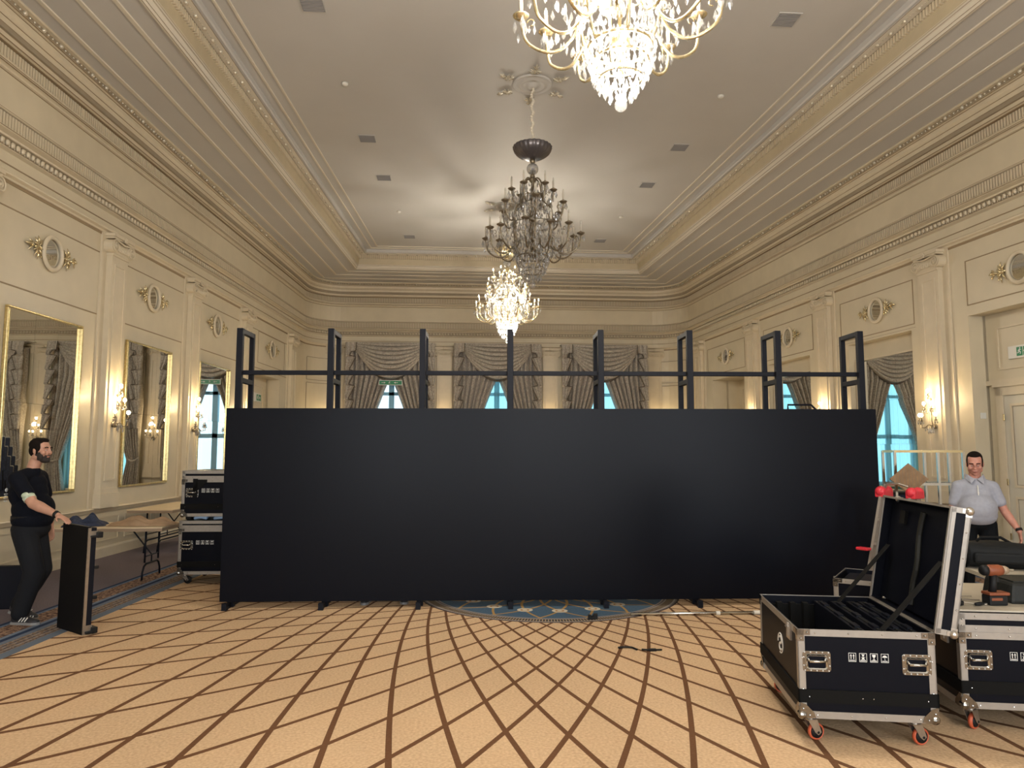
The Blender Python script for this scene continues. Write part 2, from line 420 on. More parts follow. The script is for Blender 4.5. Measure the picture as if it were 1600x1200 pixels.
w.v = [(x, y, z) if i >= 0 else 0 for i, (x, y, z) in enumerate(w.v)]
# back wall boxes were made in wall coordinates: move them to the wall line
nb_ = sum(1 for v in w.v if False)
wb = MB(); tmp = MB(); wall_boxes(tmp, BLx+TL, BRx-TL, HTOP, wh, .4); wb.add(tmp.v, tmp.f, MBACK)
for arc in (arcL, arcR): sweep(wb, [(0, 0), (0, HTOP), (-.25, HTOP), (-.25, 0)], arc)
structure(wb.build('wall_back', M_wall))
# front wall (behind the camera) with three tall windows
fh = [(-x-1.2, -x+1.2, .5, 4.6) for x in (-3.0, 1.33, 5.7)]
tmp = MB(); wall_boxes(tmp, -9.6, 7.0, HTOP, fh, .4); structure(tmp.build('wall_front', M_wall, M=MFRONT))
# ceiling: soffit ring around the coffer, coffer top
CL0, CR0, CY1, CY0 = -4.52, 7.02, 22.2, -3.0
def coffer(o):      # polygon offset inward by o
    k = o*K
    yl0, yl1 = CY0+o, CY1-o
    return [(CL0+k+TT*yl0, yl0), (CL0+k+TT*yl1, yl1), (CR0-k-TT*yl1, yl1), (CR0-k-TT*yl0, yl0)]
def poly_sweep(mb, prof):       # prof: (inward offset, z)
    rows = []
    for o, z in prof: rows.append([(x, y, z) for x, y in coffer(o)])
    rows = rows+[rows[0]]
    mb.grid(rows, closed=True); return mb
ZS, ZC = 7.38, 7.90
c = MB()
inn = coffer(0); out = [(-8, -6.2), (-8, 26), (10.5, 26), (10.5, -6.2)]
for z in (ZS, ZS+.02):
    for i in range(4):
        j = (i+1) % 4; c.add([(out[i][0], out[i][1], z), (out[j][0], out[j][1], z), (inn[j][0], inn[j][1], z), (inn[i][0], inn[i][1], z)], [(0, 1, 2, 3)])
c.box(-6, 9, CY0-1, CY1+1, ZC, ZC+.15)
structure(c.build('ceiling', M_ceil))
c = MB(); poly_sweep(c, [(-.04, ZS+.008), (-.04, ZS-.015), (-.03, ZS-.03), (.0, ZS-.03), (.02, ZS-.01), (.03, ZS+.02), (.06, ZS+.05), (.06, ZS+.09), (.09, ZS+.11), (.08, ZS+.13), (.01, ZS+.13), (.005, ZS+.008)])
structure(c.build('trim_1', M_strip))
c = MB(); poly_sweep(c, [(.085, ZS+.10), (.10, ZS+.22), (.12, ZS+.36), (.14, ZS+.42), (.0, ZS+.42), (0, ZS+.1)])
structure(c.build('trim_2', M_ochre))
c = MB()        # reeded band of the cove, built as small ribs
def coffer_walk(o, step):
    P = coffer(o); res = []
    for i in range(4):
        a, b = Vector(P[i]), Vector(P[(i+1) % 4]); L = (b-a).length; n = int(L/step); d = (b-a)/L
        for k in range(n): res.append((a+d*(k+.5)*L/n, math.atan2(d.y, d.x)))
    return res
for p, a in coffer_walk(.13, .062):
    M = T(p.x, p.y, ZS+.36) @ RZ(a); c.box(-.016, .016, -.03, .03, -.075, .04, M)
structure(c.build('trim_3', M_trim))
c = MB(); poly_sweep(c, [(.12, ZS+.42), (.36, ZS+.42), (.38, ZS+.44), (.38, ZS+.53), (.10, ZS+.53)])
structure(c.build('trim_4', M_ceil))
c = MB(); poly_sweep(c, [(.16, ZS+.405), (.17, ZS+.40), (.31, ZS+.40), (.32, ZS+.405), (.32, ZS+.43), (.16, ZS+.43)])
for o, z in ((.20, .0), (.28, .0)): pass
structure(c.build('trim_5', M_strip))
c = MB()
for p, a in coffer_walk(.24, .30): c.ball((p.x, p.y, ZS+.395), .030, 10, 6)
for p, a in coffer_walk(.24, .06): c.ball((p.x, p.y, ZS+.402), .011, 5, 4)
structure(c.build('trim_6', M_silver, smooth=True))
c = MB()
for o in (.55, .76): poly_sweep(c, [(o-.022, ZC), (o-.015, ZC-.02), (o+.015, ZC-.02), (o+.022, ZC)])
for o in (-.36, -.82, -1.32): poly_sweep(c, [(o-.035, ZS), (o-.028, ZS-.016), (o+.028, ZS-.016), (o+.035, ZS)])
structure(c.build('trim_7', M_strip))
# main cornice of the walls
c = MB(); sweep(c, [(0, 7.38), (.30, 7.38), (.30, 7.345), (.24, 7.34), (.24, 7.28), (.20, 7.26), (.19, 7.19), (.15, 7.15), (.14, 7.07), (.10, 7.03), (.10, 6.93), (.05, 6.91), (0, 6.91)], ST)
structure(c.build('trim_8', M_trim))
c = MB(); sweep(c, [(0, 6.72), (.05, 6.72), (.075, 6.69), (.075, 6.65), (.03, 6.62), (.03, 6.59), (0, 6.58)], ST)
sweep(c, [(0, 6.10), (.035, 6.10), (.035, 6.06), (.02, 6.05), (0, 6.05)], ST)
sweep(c, [(0, 5.84), (.08, 5.83), (.12, 5.80), (.13, 5.765), (.06, 5.74), (.05, 5.715), (0, 5.71)], ST)
sweep(c, [(0, 5.60), (.045, 5.60), (.05, 5.575), (.02, 5.56), (0, 5.55)], ST)
sweep(c, [(0, 5.275), (.07, 5.275), (.085, 5.255), (.08, 5.235), (.04, 5.215), (.03, 5.19), (0, 5.185)], ST)
structure(c.build('trim_9', M_trim))
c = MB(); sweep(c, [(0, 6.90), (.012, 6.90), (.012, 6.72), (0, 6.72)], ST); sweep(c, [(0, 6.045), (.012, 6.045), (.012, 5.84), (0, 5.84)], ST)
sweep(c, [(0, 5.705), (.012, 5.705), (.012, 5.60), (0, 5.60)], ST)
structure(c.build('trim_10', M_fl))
c = MB()        # ribs of the two fluted friezes
def walk(st, step):
    res = []; acc = 0
    for (p, n1), (q, n2) in zip(st, st[1:]):
        L = (q-p).length; t = step-acc
        while t <= L:
            w_ = t/L; nn = n1.lerp(n2, w_).normalized(); res.append((p.lerp(q, w_), nn)); t += step
        acc = (acc+L) % step if t > L else 0
        acc = L-(t-step)
    return res
for p, nn in walk(ST, .056):
    if p.y < 5: continue
    a = math.atan2(nn.y, nn.x); M = T(p.x, p.y, 0) @ RZ(a)
    c.box(.005, .026, -.014, .014, 6.735, 6.89, M); c.box(.005, .026, -.014, .014, 5.85, 6.03, M)
structure(c.build('trim_11', M_trim))
c = MB()
for p, nn in walk(ST, .10):
    if p.y < 5: continue
    a = math.atan2(nn.y, nn.x); M = T(p.x, p.y, 0) @ RZ(a)
    c.ball((.03, 0, 5.655), .038, 6, 5, M, sc=(.8, .8, 1.1)); c.box(.01, .03, .044, .056, 5.61, 5.70, M)
structure(c.build('trim_12', M_trim, smooth=True))
c = MB()
for i, (p, nn) in enumerate(walk(ST, .095)):
    if p.y < 4: continue
    if i % 4 == 0: c.ball((p.x+nn.x*.25, p.y+nn.y*.25, 7.315), .033, 9, 6)
    else: c.ball((p.x+nn.x*.25, p.y+nn.y*.25, 7.31), .017, 6, 4)
structure(c.build('trim_13', M_silver, smooth=True))
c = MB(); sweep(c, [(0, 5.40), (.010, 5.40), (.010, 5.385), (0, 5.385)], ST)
sweep(c, [(0, 5.19), (.012, 5.19), (.010, 5.150), (0, 5.150)], ST); sweep(c, [(0, 6.58), (.006, 6.58), (.006, 6.57), (0, 6.57)], ST)  # dark strip right under the astragal stands for its shadow
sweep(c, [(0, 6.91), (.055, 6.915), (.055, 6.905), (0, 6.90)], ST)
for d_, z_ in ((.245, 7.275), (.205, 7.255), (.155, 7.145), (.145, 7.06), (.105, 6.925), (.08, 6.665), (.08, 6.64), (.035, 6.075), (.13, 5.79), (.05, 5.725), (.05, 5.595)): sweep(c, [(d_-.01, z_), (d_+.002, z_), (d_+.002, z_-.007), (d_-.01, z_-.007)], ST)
structure(c.build('trim_14', M_groove_shade))
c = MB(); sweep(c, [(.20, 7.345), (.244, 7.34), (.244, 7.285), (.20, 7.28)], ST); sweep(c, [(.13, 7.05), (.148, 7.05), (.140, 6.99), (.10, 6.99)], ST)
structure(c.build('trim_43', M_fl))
c = MB()
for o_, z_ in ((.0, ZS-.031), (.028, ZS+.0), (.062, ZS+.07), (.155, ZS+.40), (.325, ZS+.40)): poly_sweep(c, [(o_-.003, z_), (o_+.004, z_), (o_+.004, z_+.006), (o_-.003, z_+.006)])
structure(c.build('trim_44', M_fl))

# chair rail, skirting and wainscot on straight wall runs
def run_profile(mb, M, a, b, prof):     # prof (depth into the room, z)
    mb.prism_run = None
    n = len(prof); vs = [(a, -d, z) for d, z in prof]+[(b, -d, z) for d, z in prof]
    fs = [tuple(range(n)), tuple(range(2*n-1, n-1, -1))]+[(i, (i+1) % n, n+(i+1) % n, n+i) for i in range(n)]
    mb.add(vs, fs, M)
RAIL = [(0, .80), (.05, .80), (.06, .78), (.04, .75), (.025, .72), (0, .72)]
SKIRT = [(0, .17), (.02, .17), (.03, .14), (.035, .0), (0, 0)]
runsL = [(sL(YF), NL[0]-.12), (NL[1]+.12, sL(YB-1.2))]
holesR = sorted(RN); runsR = []; cur = sR(YB-1.2)
for h in holesR: runsR.append((cur, h[0]-.1)); cur = h[1]+.1
runsR.append((cur, sR(YF)))
runsB = []; cur = BLx+TL
for c_, h in WC: runsB.append((cur, c_-h-.1)); cur = c_+h+.1
runsB.append((cur, BRx-TL))
def panel_lines(mb, M, a, b, z0, z1, wd=.018, d=.014):
    mb.box(a, b, -d, 0, z1-wd, z1, M); mb.box(a, b, -d, 0, z0, z0+wd, M); mb.box(a, a+wd, -d, 0, z0+wd, z1-wd, M); mb.box(b-wd, b, -d, 0, z0+wd, z1-wd, M)
for nm, M, runs in (('left', MLEFT, runsL), ('right', MRIGHT, runsR), ('back', MBACK, runsB)):
    mb = MB(); r2 = MB()
    for a, b in runs:
        if b-a < .1: continue
        run_profile(mb, M, a, b, SKIRT); run_profile(r2, M, a, b, RAIL)
        L = b-a; n = max(1, round(L/1.1)); wd = L/n
        if L > .4:
            for i in range(n): panel_lines(r2, M, a+i*wd+.1, a+(i+1)*wd-.1, .25, .64)
    structure(mb.build('baseboard_'+nm, M_trim))
    structure(r2.build('trim_'+{'left': '15', 'right': '16', 'back': '17'}[nm], M_trim))
# arcs
c = MB()
for arc in (arcL, arcR): sweep(c, [(0, .17), (.03, .14), (.035, 0), (0, 0)], arc); sweep(c, [(0, .80), (.06, .78), (.025, .72), (0, .72)], arc)
structure(c.build('trim_18', M_trim))

# pilasters with ionic capitals
TRN = [20]
def spiral(cx, cz, r0, turns, sgn, n=26):
    return [(cx+sgn*r0*(1-.80*i/n)*math.cos(PI/2+turns*2*PI*i/n*-1), 0, cz+r0*(1-.80*i/n)*math.sin(PI/2-turns*2*PI*i/n)) for i in range(n+1)]
def pilaster(M, s, w=.56, gilt=False, back=True, zb=.80):
    mb = MB(); g = MB(); m = M @ T(s, 0, 0); h = w/2
    if back: mb.box(-h-.10, h+.10, -.03, 0, zb, 5.19, m)
    mb.box(-h*.86, h*.86, -.12, 0, 1.1, 4.86, m)
    mb.box(-h, h, -.15, 0, zb, 1.02, m); mb.box(-h*.93, h*.93, -.135, 0, 1.02, 1.10, m)
    # sunk panel shown by its raised frame
    panel_lines(mb, m @ T(0, -.12, 0), -h*.60, h*.60, 1.22, 4.72, .035, .018)
    # capital
    mb.box(-h*.9, h*.9, -.14, 0, 4.84, 4.88, m)
    mb.box(-h*.82, h*.82, -.15, 0, 4.88, 5.08, m)
    mb.box(-h*1.12, h*1.12, -.19, 0, 5.14, 5.19, m); mb.box(-h*1.04, h*1.04, -.17, 0, 5.11, 5.14, m)
    V = m @ T(0, -.17, 0)
    for sg in (-1, 1):
        mb.lathe([(.001, -.02), (.105, -.02), (.115, 0), (.105, .17), (.001, .17)], 18, V @ T(sg*h*.86, 0, 4.99) @ Matrix.Rotation(PI/2, 4, 'X') @ T(0, 0, -.17))
        mb.tube([(x, -.012, z) for x, y, z in spiral(sg*h*.86, 4.99, .105, 1.8, sg)], .012, 6, V)
        mb.ball((sg*h*.86, -.012, 4.99), .022, 8, 5, V)
    mb.tube([(-h*.86, -.01, 5.095), (-h*.4, -.01, 5.075), (0, -.01, 5.06), (h*.4, -.01, 5.075), (h*.86, -.01, 5.095)], .016, 6, V)
    for k in range(7): mb.ball((-h*.5+k*h/6, .0, 4.96), .032, 6, 5, V, sc=(.8, .8, 1.3))
    for a_ in range(6): mb.ball((.032*math.cos(a_*PI/3), -.03, 5.15+.032*math.sin(a_*PI/3)), .02, 6, 4, V)
    mb.ball((0, -.045, 5.15), .018, 6, 4, V)
    TRN[0] += 1
    structure(mb.build('trim_%d' % TRN[0], M_trim))
PLY = [8.7, 11.98, 14.95, 18.25, 21.75]; PRY = [8.7-1.6, 11.95, 15.25, 18.75, 22.35]
PLY = [5.7, 8.75, 11.92, 14.92, 18.0, 21.9]
PRY = [5.2, 11.82, 15.22, 18.70, 22.40]
for y in PLY: pilaster(MLEFT, sL(y))
for y in PRY: pilaster(MRIGHT, sR(y))
for x in (-4.35, -.53, 3.10, 6.75): pilaster(MBACK, x, .60)

# engraved panel lines of the upper walls
c = MB()
def gline(M, a, b, z0, z1): c.box(a, b, -.008, 0, z0, z1, M)
def gframe(M, a, b, z0, z1, wd=.016): panel_lines(c, M, a, b, z0, z1, wd, .008)
ly = PLY
for a, b in zip(ly, ly[1:]):
    A, B = sL(a)+.40, sL(b)-.40
    gline(MLEFT, A, B, 4.84, 4.856); gline(MLEFT, A, B, 3.84, 3.858)
gframe(MLEFT, sL(19.0), sL(21.3), 4.0, 4.84)
for a, b in zip(PRY[1:], PRY[2:]): gframe(MRIGHT, sR(b)+.55, sR(a)-.55, 4.02, 4.86)
c.box(sR(15.22)+.40, sR(11.95)-.4, -.004, 0, 3.96, 3.965, MRIGHT)
gframe(MRIGHT, sR(11.09)+.0, sR(7.7), 4.1, 4.86)
for x0, x1 in ((BLx+TL+.05, -4.75), (-4.0+.0, -3.9), (7.1-.0, BRx-TL+.3)): pass
gframe(MBACK, -4.9, -4.72+.0, 3.2, 3.9)
structure(c.build('trim_40', M_groove_shade))
c = MB()        # framed panels on the rounded corners and beside them
gA = [s for s in arcL]; gB = [s for s in arcR]
for arc in (arcL, arcR):
    for z0, z1 in ((1.0, 3.9), (4.0, 4.75)):
        inner = arc[2:-2]
        for z in (z0, z1): sweep(c, [(0, z), (.014, z), (.014, z+.018), (0, z+.018)], inner)
        for s_ in (inner[0], inner[-1]):
            M = T(s_[0].x, s_[0].y, 0) @ RZ(math.atan2(s_[1].y, s_[1].x)); c.box(0, .014, -.01, .01, z0, z1, M)
structure(c.build('trim_41', M_fl))

# recess interiors ------------------------------------------------------
def recess(M, a, b, z1, depth, mat_=M_wall):
    mb = MB(); mb.box(a-.1, b+.1, depth, depth+.1, 0, z1+.1, M)
    mb.box(a-.1, a, min(.45, depth-.05), depth+.1, 0, z1+.1, M); mb.box(b, b+.1, min(.45, depth-.05), depth+.1, 0, z1+.1, M); mb.box(a, b, min(.45, depth-.05), depth+.1, z1+.001, z1+.1, M)
    TRN[0] += 1; structure(mb.build('trim_%d' % (TRN[0]+30), mat_))
recess(MLEFT, NL[0], NL[1], NL[3], .37)
recess(MRIGHT, RN[0][0], RN[0][1], RN[0][3], .21)
recess(MRIGHT, RN[1][0], RN[1][1], RN[1][3], .21)
recess(MRIGHT, RN[2][0], RN[2][1], RN[2][3], .85)
recess(MRIGHT, RN[3][0], RN[3][1], RN[3][3], .31)

def door(nm, M, a, b, z1, y, knob=True):
    root = MB(); fr = root
    fr.box(a-.14, a, y-.06, y, 0, z1+.14, M); fr.box(b, b+.14, y-.06, y, 0, z1+.14, M); fr.box(a-.14, b+.14, y-.06, y, z1, z1+.14, M)
    fr.box(a-.17, b+.17, y-.09, y, z1+.14, z1+.18, M)
    d = structure(fr.build(nm, M_trim)); mid = (a+b)/2
    for x0, x1 in ((a+.01, mid-.005), (mid+.005, b-.01)):
        lf = MB(); lf.box(x0, x1, y-.045, y-.002, .01, z1-.01, M)
        o = lf.build('door_leaf', M_white2, d)
        pl = MB()
        for z0, z2 in ((.18, .98), (1.12, z1-.14)):
            panel_lines(pl, M @ T(0, y-.045, 0), x0+.12, x1-.12, z0, z2, .035, .014)
        pl.build('door_moulding', M_trim, d)
        g = MB()
        for z0, z2 in ((.22, .94), (1.16, z1-.18)): panel_lines(g, M @ T(0, y-.045, 0), x0+.16, x1-.16, z0, z2, .008, .006)
        g.build('door_moulding_line', M_fl, d)
        h = MB()
        for z in (.35, 1.2, z1-.35): h.tube([((x0 if x0 < mid-.1 and x1 < mid else x1), y-.065, z-.05), ((x0 if x0 < mid-.1 and x1 < mid else x1), y-.065, z+.05)], .014, 8, M)
        h.build('door_hinge', M_brass, d)
    h = MB()
    for x in (mid-.06, mid+.06):
        h.tube([(x, y-.045, 1.05), (x, y-.11, 1.05)], .012, 8, M); h.tube([(x-.005, y-.11, 1.05), (x+(.12 if x > mid else -.12), y-.11, 1.05)], .011, 8, M)
    h.build('door_handle', M_brass, d)
    return d
door('door_1', MRIGHT, sR(11.09)+.32, sR(8.45), 2.58, .31)
door('door_2', MLEFT, NL[0]+.35, NL[1]-.35, 2.5, .37)
door('door_3', MRIGHT, RN[2][0]+.3, RN[2][1]-.3, 2.5, .85)
c = MB()
gl = MRIGHT @ T(0, .31, 0)
c.box(sR(11.09)+.0, sR(7.7), -.06, 0, 2.76, 2.84, gl)
panel_lines(c, gl, sR(11.09)+.22, sR(7.8), 3.0, 3.7, .03, .02)
panel_lines(c, MLEFT @ T(0, .37, 0), NL[0]+.3, NL[1]-.3, 2.85, 3.5, .03, .02)
panel_lines(c, MRIGHT @ T(0, .85, 0), RN[2][0]+.3, RN[2][1]-.3, 2.85, 3.6, .03, .02)
structure(c.build('trim_19', M_trim))

# mirrors ---------------------------------------------------------------
def wall_mirror(M, a, b, z0, z1, y, cols, rows, ang, label, framed=True, frame_m=None, group=None, fold=False):
    root = empty('wall_mirror', M @ T((a+b)/2, y, z0), label, 'mirror', group)
    LM = T(-(a+b)/2, 0, -z0)
    fw = .032
    fr = MB()
    if framed:
        for x0, x1, q0, q1 in ((a-fw, b+fw, z1, z1+fw), (a-fw, b+fw, z0-fw, z0), (a-fw, a, z0, z1), (b, b+fw, z0, z1)):
            fr.box(x0, x1, -.055, 0, q0, q1, LM)
        fr.build('frame', frame_m or M_gold, root, bevel=.012)
    else:
        fr.box(a-.02, b+.02, -.095, 0, z1, z1+.03, LM); fr.box(a-.02, b+.02, -.095, 0, z0-.03, z0, LM)
        fr.box(a-.02, a, -.095, 0, z0, z1, LM); fr.box(b, b+.02, -.095, 0, z0, z1, LM)
        fr.build('frame', M_trim, root)
    cw = (b-a)/cols; rh = (z1-z0)/rows
    bk = MB(); bk.box(a, b, -.002, 0, z0, z1, LM); bk.build('backing', M_mirror, root)
    for i in range(cols):
        for j in range(rows):
            p = MB(); p.box(-cw/2+.0015, cw/2-.0015, -.003, .003, -rh/2+.0015, rh/2-.0015)
            if fold: p.build('mirror_pane', M_mirror, root, M=LM @ T(a+cw*(i+.5), -.030, z0+rh*(j+.5)) @ RZ(ang))
            else: p.build('mirror_pane', M_mirror, root, M=LM @ T((a+b)/2, -.030 if framed else -.050, z0+rh*(j+.5)) @ RZ(ang) @ T(cw*(i+.5-cols/2), 0, 0) @ RZ(random.uniform(-.0012, .0012)) @ Matrix.Rotation(random.uniform(-.0008, .0008), 4, 'X'))
    return root
MA = math.radians(1.7)
wall_mirror(MLEFT, sL(9.50), sL(11.10), 1.12, 3.55, 0, 3, 2, MA, 'tall gilt-framed wall mirror nearest the camera, behind the bearded man')
wall_mirror(MLEFT, sL(12.45), sL(14.05), 1.12, 3.55, 0, 3, 2, MA, 'tall gilt-framed wall mirror above the far folding table')
wall_mirror(MLEFT, sL(15.38), sL(17.02), 1.12, 3.55, 0, 3, 2, math.radians(2.0), 'gilt-framed wall mirror partly hidden by the left end of the black screen')
wall_mirror(MRIGHT, sR(14.35), sR(12.54), .95, 3.56, .20, 3, 3, math.radians(-2.6), 'tiled recess mirror right of the screen above the chrome shelf rack', framed=False)
wall_mirror(MRIGHT, sR(17.88), sR(16.02), .95, 3.56, .20, 3, 3, math.radians(-2.6), 'tiled recess mirror seen between the two rightmost screen posts', framed=False)

def ornament(mb, sg, M):      # gilded spray beside an oval mirror, pointing away
    def leaf(x0, z0, x1, z1, r):
        mb.tube([(x0, -.03, z0), ((x0+x1)/2+.0, -.045, (z0+z1)/2+.01), (x1, -.03, z1)], [r*.4, r, r*.15], 6, M)
    mb.ball((sg*.30, -.035, 0), .035, 8, 6, M)
    leaf(sg*.22, 0, sg*.42, 0, .03); leaf(sg*.40, 0, sg*.58, .01, .035)
    for a in (60, 120, -60, -120, 30, -30):
        r_ = .15 if abs(a) in (60, 120) else .12
        leaf(sg*.32, 0, sg*.32+sg*r_*math.cos(math.radians(a)), r_*math.sin(math.radians(a)), .018)
    for a in (90, -90): leaf(sg*.33, .05*math.copysign(1, a), sg*.33, .17*math.copysign(1, a), .014); 
    for a in (35, -35): leaf(sg*.44, 0, sg*.52, .08*math.copysign(1, a), .016)
def medallion(M, s, label, z=4.48, m=M_goldlit):
    root = empty('oval_wall_mirror', M @ T(s, 0, z), label, 'mirror')
    f_ = MB(); ring = []
    P = []
    for i in range(33):
        a = 2*PI*i/32; row = []
        for k in range(9):
            b_ = 2*PI*k/8; rr = .205+.03*math.cos(b_); row.append((rr*math.cos(a), -.035-.03*math.sin(b_), rr*1.12*math.sin(a)))
        P.append(row)
    f_.grid(P); f_.build('frame', M_trim, root, smooth=True)
    g_ = MB(); vs = [(.2*math.cos(2*PI*i/32), -.02, .2*1.12*math.sin(2*PI*i/32)) for i in range(32)]+[(.2*math.cos(2*PI*i/32), 0, .2*1.12*math.sin(2*PI*i/32)) for i in range(32)]
    g_.add(vs, [tuple(range(32)), tuple(range(63, 31, -1))]+[(i, (i+1) % 32, 32+(i+1) % 32, 32+i) for i in range(32)]); g_.build('mirror_glass', M_mirror, root)
    for sg in (-1, 1):
        o_ = MB(); ornament(o_, sg, None); o_.build('gilt_ornament', m, root, smooth=True)
    return root
medallion(MLEFT, sL(10.32), 'oval mirror with gilt sprays on the left wall nearest the camera')
medallion(MLEFT, sL(13.28), 'oval mirror with gilt sprays above the second left wall mirror')
medallion(MLEFT, sL(16.23), 'oval mirror with gilt sprays just left of the leftmost screen post')
medallion(MLEFT, sL(20.1), 'oval mirror with gilt sprays above the far left door recess')
medallion(MRIGHT, sR(10.0), 'oval mirror with gilt sprays at the right edge above the door opening')
medallion(MRIGHT, sR(13.43), 'oval mirror with gilt sprays above the recess mirror right of the screen')
medallion(MRIGHT, sR(16.85), 'oval mirror with gilt sprays beside the second screen post from the right')
medallion(MRIGHT, sR(20.46), 'oval mirror with gilt sprays above the far right door recess')

# back windows -----------------------------------------------------------
for i, (cx, h) in enumerate(WC):
    fr = MB(); m = MBACK @ T(cx, .16, 0)
    for x0, x1, z0, z1 in ((-h, -h+.09, .45, 4.75), (h-.09, h, .45, 4.75), (-.09, .09, .45, 4.75), (-h, h, 4.65, 4.75), (-h, h, .45, .57), (-h, h, 2.1, 2.24), (-h, h, 3.55, 3.66)):
        fr.box(x0, x1, -.04, .04, z0, z1, m)
    d = structure(fr.build('window_%d' % (i+1), M_wframe))
    g = MB(); g.box(-h, h, -.006, .006, .45, 4.75, m); g.build('glass', M_glass, d)
    s_ = MB(); s_.box(-h-.08, h+.08, -.28, .02, .40, .45, m @ T(0, -.0, 0)); s_.build('window_sill', M_trim, d)
for i, x in enumerate((-3.0, 1.33, 5.7)):
    fr = MB(); m = T(x, YF-.25, 0); h = 1.2
    for x0, x1, z0, z1 in ((-h, -h+.09, .5, 4.6), (h-.09, h, .5, 4.6), (-.05, .05, .5, 4.6), (-h, h, 4.5, 4.6), (-h, h, .5, .6), (-h, h, 2.5, 2.6)): fr.box(x0, x1, -.04, .04, z0, z1, m)
    structure(fr.build('window_%d' % (i+4), M_wframe))

# curtains ---------------------------------------------------------------
ZT = 5.30
def drape(cx, sg, label):
    P = []; R = 60; Cn = 90; W_ = 1.42
    for i in range(R+1):
        z = 5.1-(5.1-.04)*i/R
        if z > 1.35: op = max(0.0, (4.15-z)/(4.15-1.35))**.9*1.02
        else: op = 1.02-(1.35-z)/1.35*.22
        tie = math.exp(-((z-1.35)/.45)**2)
        row = []
        for j in range(Cn+1):
            t = j/Cn; x = sg*(W_-.0+(op-W_)*t)
            nf = 8; amp = .11*(1-.35*tie)
            ph = 2*PI*nf*t
            y = -.12-amp*2.2*abs(math.sin(ph*.5+.3*math.sin(3*t+z)))**.6-.02*math.sin(ph*1.7+z*.8)-.04*tie
            row.append((cx+x, YB+y, z))
        P.append(row)
    mb = MB(); mb.grid(P); o = mb.build('drape', M_dam, smooth=True, solid=.012)
    tag(o, label, 'curtain')
    tb = MB(); zt = 1.35
    tb.tube([(cx+sg*(1.42-.42*q), YB-.34+.10*abs(q-.5)*2*.6, zt+.10-.12*math.sin(q*PI)) for q in [k/8 for k in range(9)]], .035, 8)
    tb.build('tieback', M_dam, o, smooth=True)
    return o
M_groove2 = mat('curtain_fringe', (.10, .08, .06), .8)
def swag(cx, label):
    root = empty('swag_valance', T(cx, YB, ZT), label, 'curtain')
    P = []; R = 112; Cn = 48
    for i in range(R+1):
        v = i/R; row = []
        wtop = 1.24-.12*v
        for j in range(Cn+1):
            q = -1+2*j/Cn
            x = wtop*q
            sag = 1.22*v*(1-abs(q)**2.1)
            zedge = -.02-.30*v
            z = zedge*abs(q)**2.1 - sag - .0*v
            fold = .17*abs(math.sin(v*PI*8+1.4*q*q))**.6*(.35+.65*(1-q*q))
            y = -.34-.10*math.sin(PI*v)*(1-q*q)-fold
            z += .018*math.sin(v*2*PI*8+1)
            row.append((x, y, z-.02))
        P.append(row)
    mb = MB(); mb.grid(P); mb.build('swag', M_dam, root, smooth=True, solid=.012)
    fr = MB(); fr.tube([((1.02)*q, -.36, -.02-.30*abs(q)**2.1-1.22*(1-abs(q)**2.1)-.03) for q in [-1+2*k/30 for k in range(31)]], .035, 7); fr.build('swag_trim', M_groove2, root, smooth=True)
    hd = MB(); P = []
    for z in (-.0, -.07): P.append([(1.48*(-1+2*j/120), -.38-.012*math.sin(j*1.4), z) for j in range(121)])
    hd.grid(P); hd.box(-1.48, 1.48, -.36, 0, -.03, 0); hd.build('header', M_dam, root, solid=.012)
    for sg in (-1, 1):
        tl = MB(); nz = 13; P = []
        # jabot: pleats cascading in a zigzag down the side
        R2 = 90
        for i in range(R2+1):
            v = i/R2; z = -.03-2.9*v; wdt = .36-.06*v
            edge = wdt*(1-.60*((v*6.0) % 1.0)) if v > .10 else wdt
            row = []
            for j in range(15):
                t = j/14; x = sg*(1.48-edge*t); y = -.52-.05*abs(math.sin(t*PI*2.5))-.07*((v*6.0) % 1.0)
                row.append((x, y, z))
            P.append(row)
        tl.grid(P); tl.build('jabot_tail', M_dam, root, solid=.012)
        eg = MB(); eg.tube([tuple(row[-1]) for row in P], .014, 5); eg.build('jabot_fringe', M_groove2, root)
    return root
M_groove2 = mat('curtain_fringe', (.10, .08, .06), .8)
nmz = ('left back window', 'middle back window', 'right back window')
for (cx, h), nn in zip(WC, nmz):
    swag(cx, 'grey-brown damask swag valance with side tails over the %s' % nn)
    drape(cx, -1, 'grey-brown damask drape on the left side of the %s' % nn)
    drape(cx, 1, 'grey-brown damask drape on the right side of the %s' % nn)
for (cx, h), nn in list(zip(WC, nmz))[1:]:
    P = [[(cx+(-1.05+2.1*j/110), YB-.07-.03*math.sin(j*.62+.2*math.sin(z_)), z_) for j in range(111)] for z_ in (4.9, 3.6, 2.4, 1.2, .1)]
    mb = MB(); mb.grid(P); tag(mb.build('sheer_curtain', M_sheer, smooth=True), 'pale blue sheer curtain hanging in the %s' % nn, 'curtain')

SIGNS = sL(20.05)
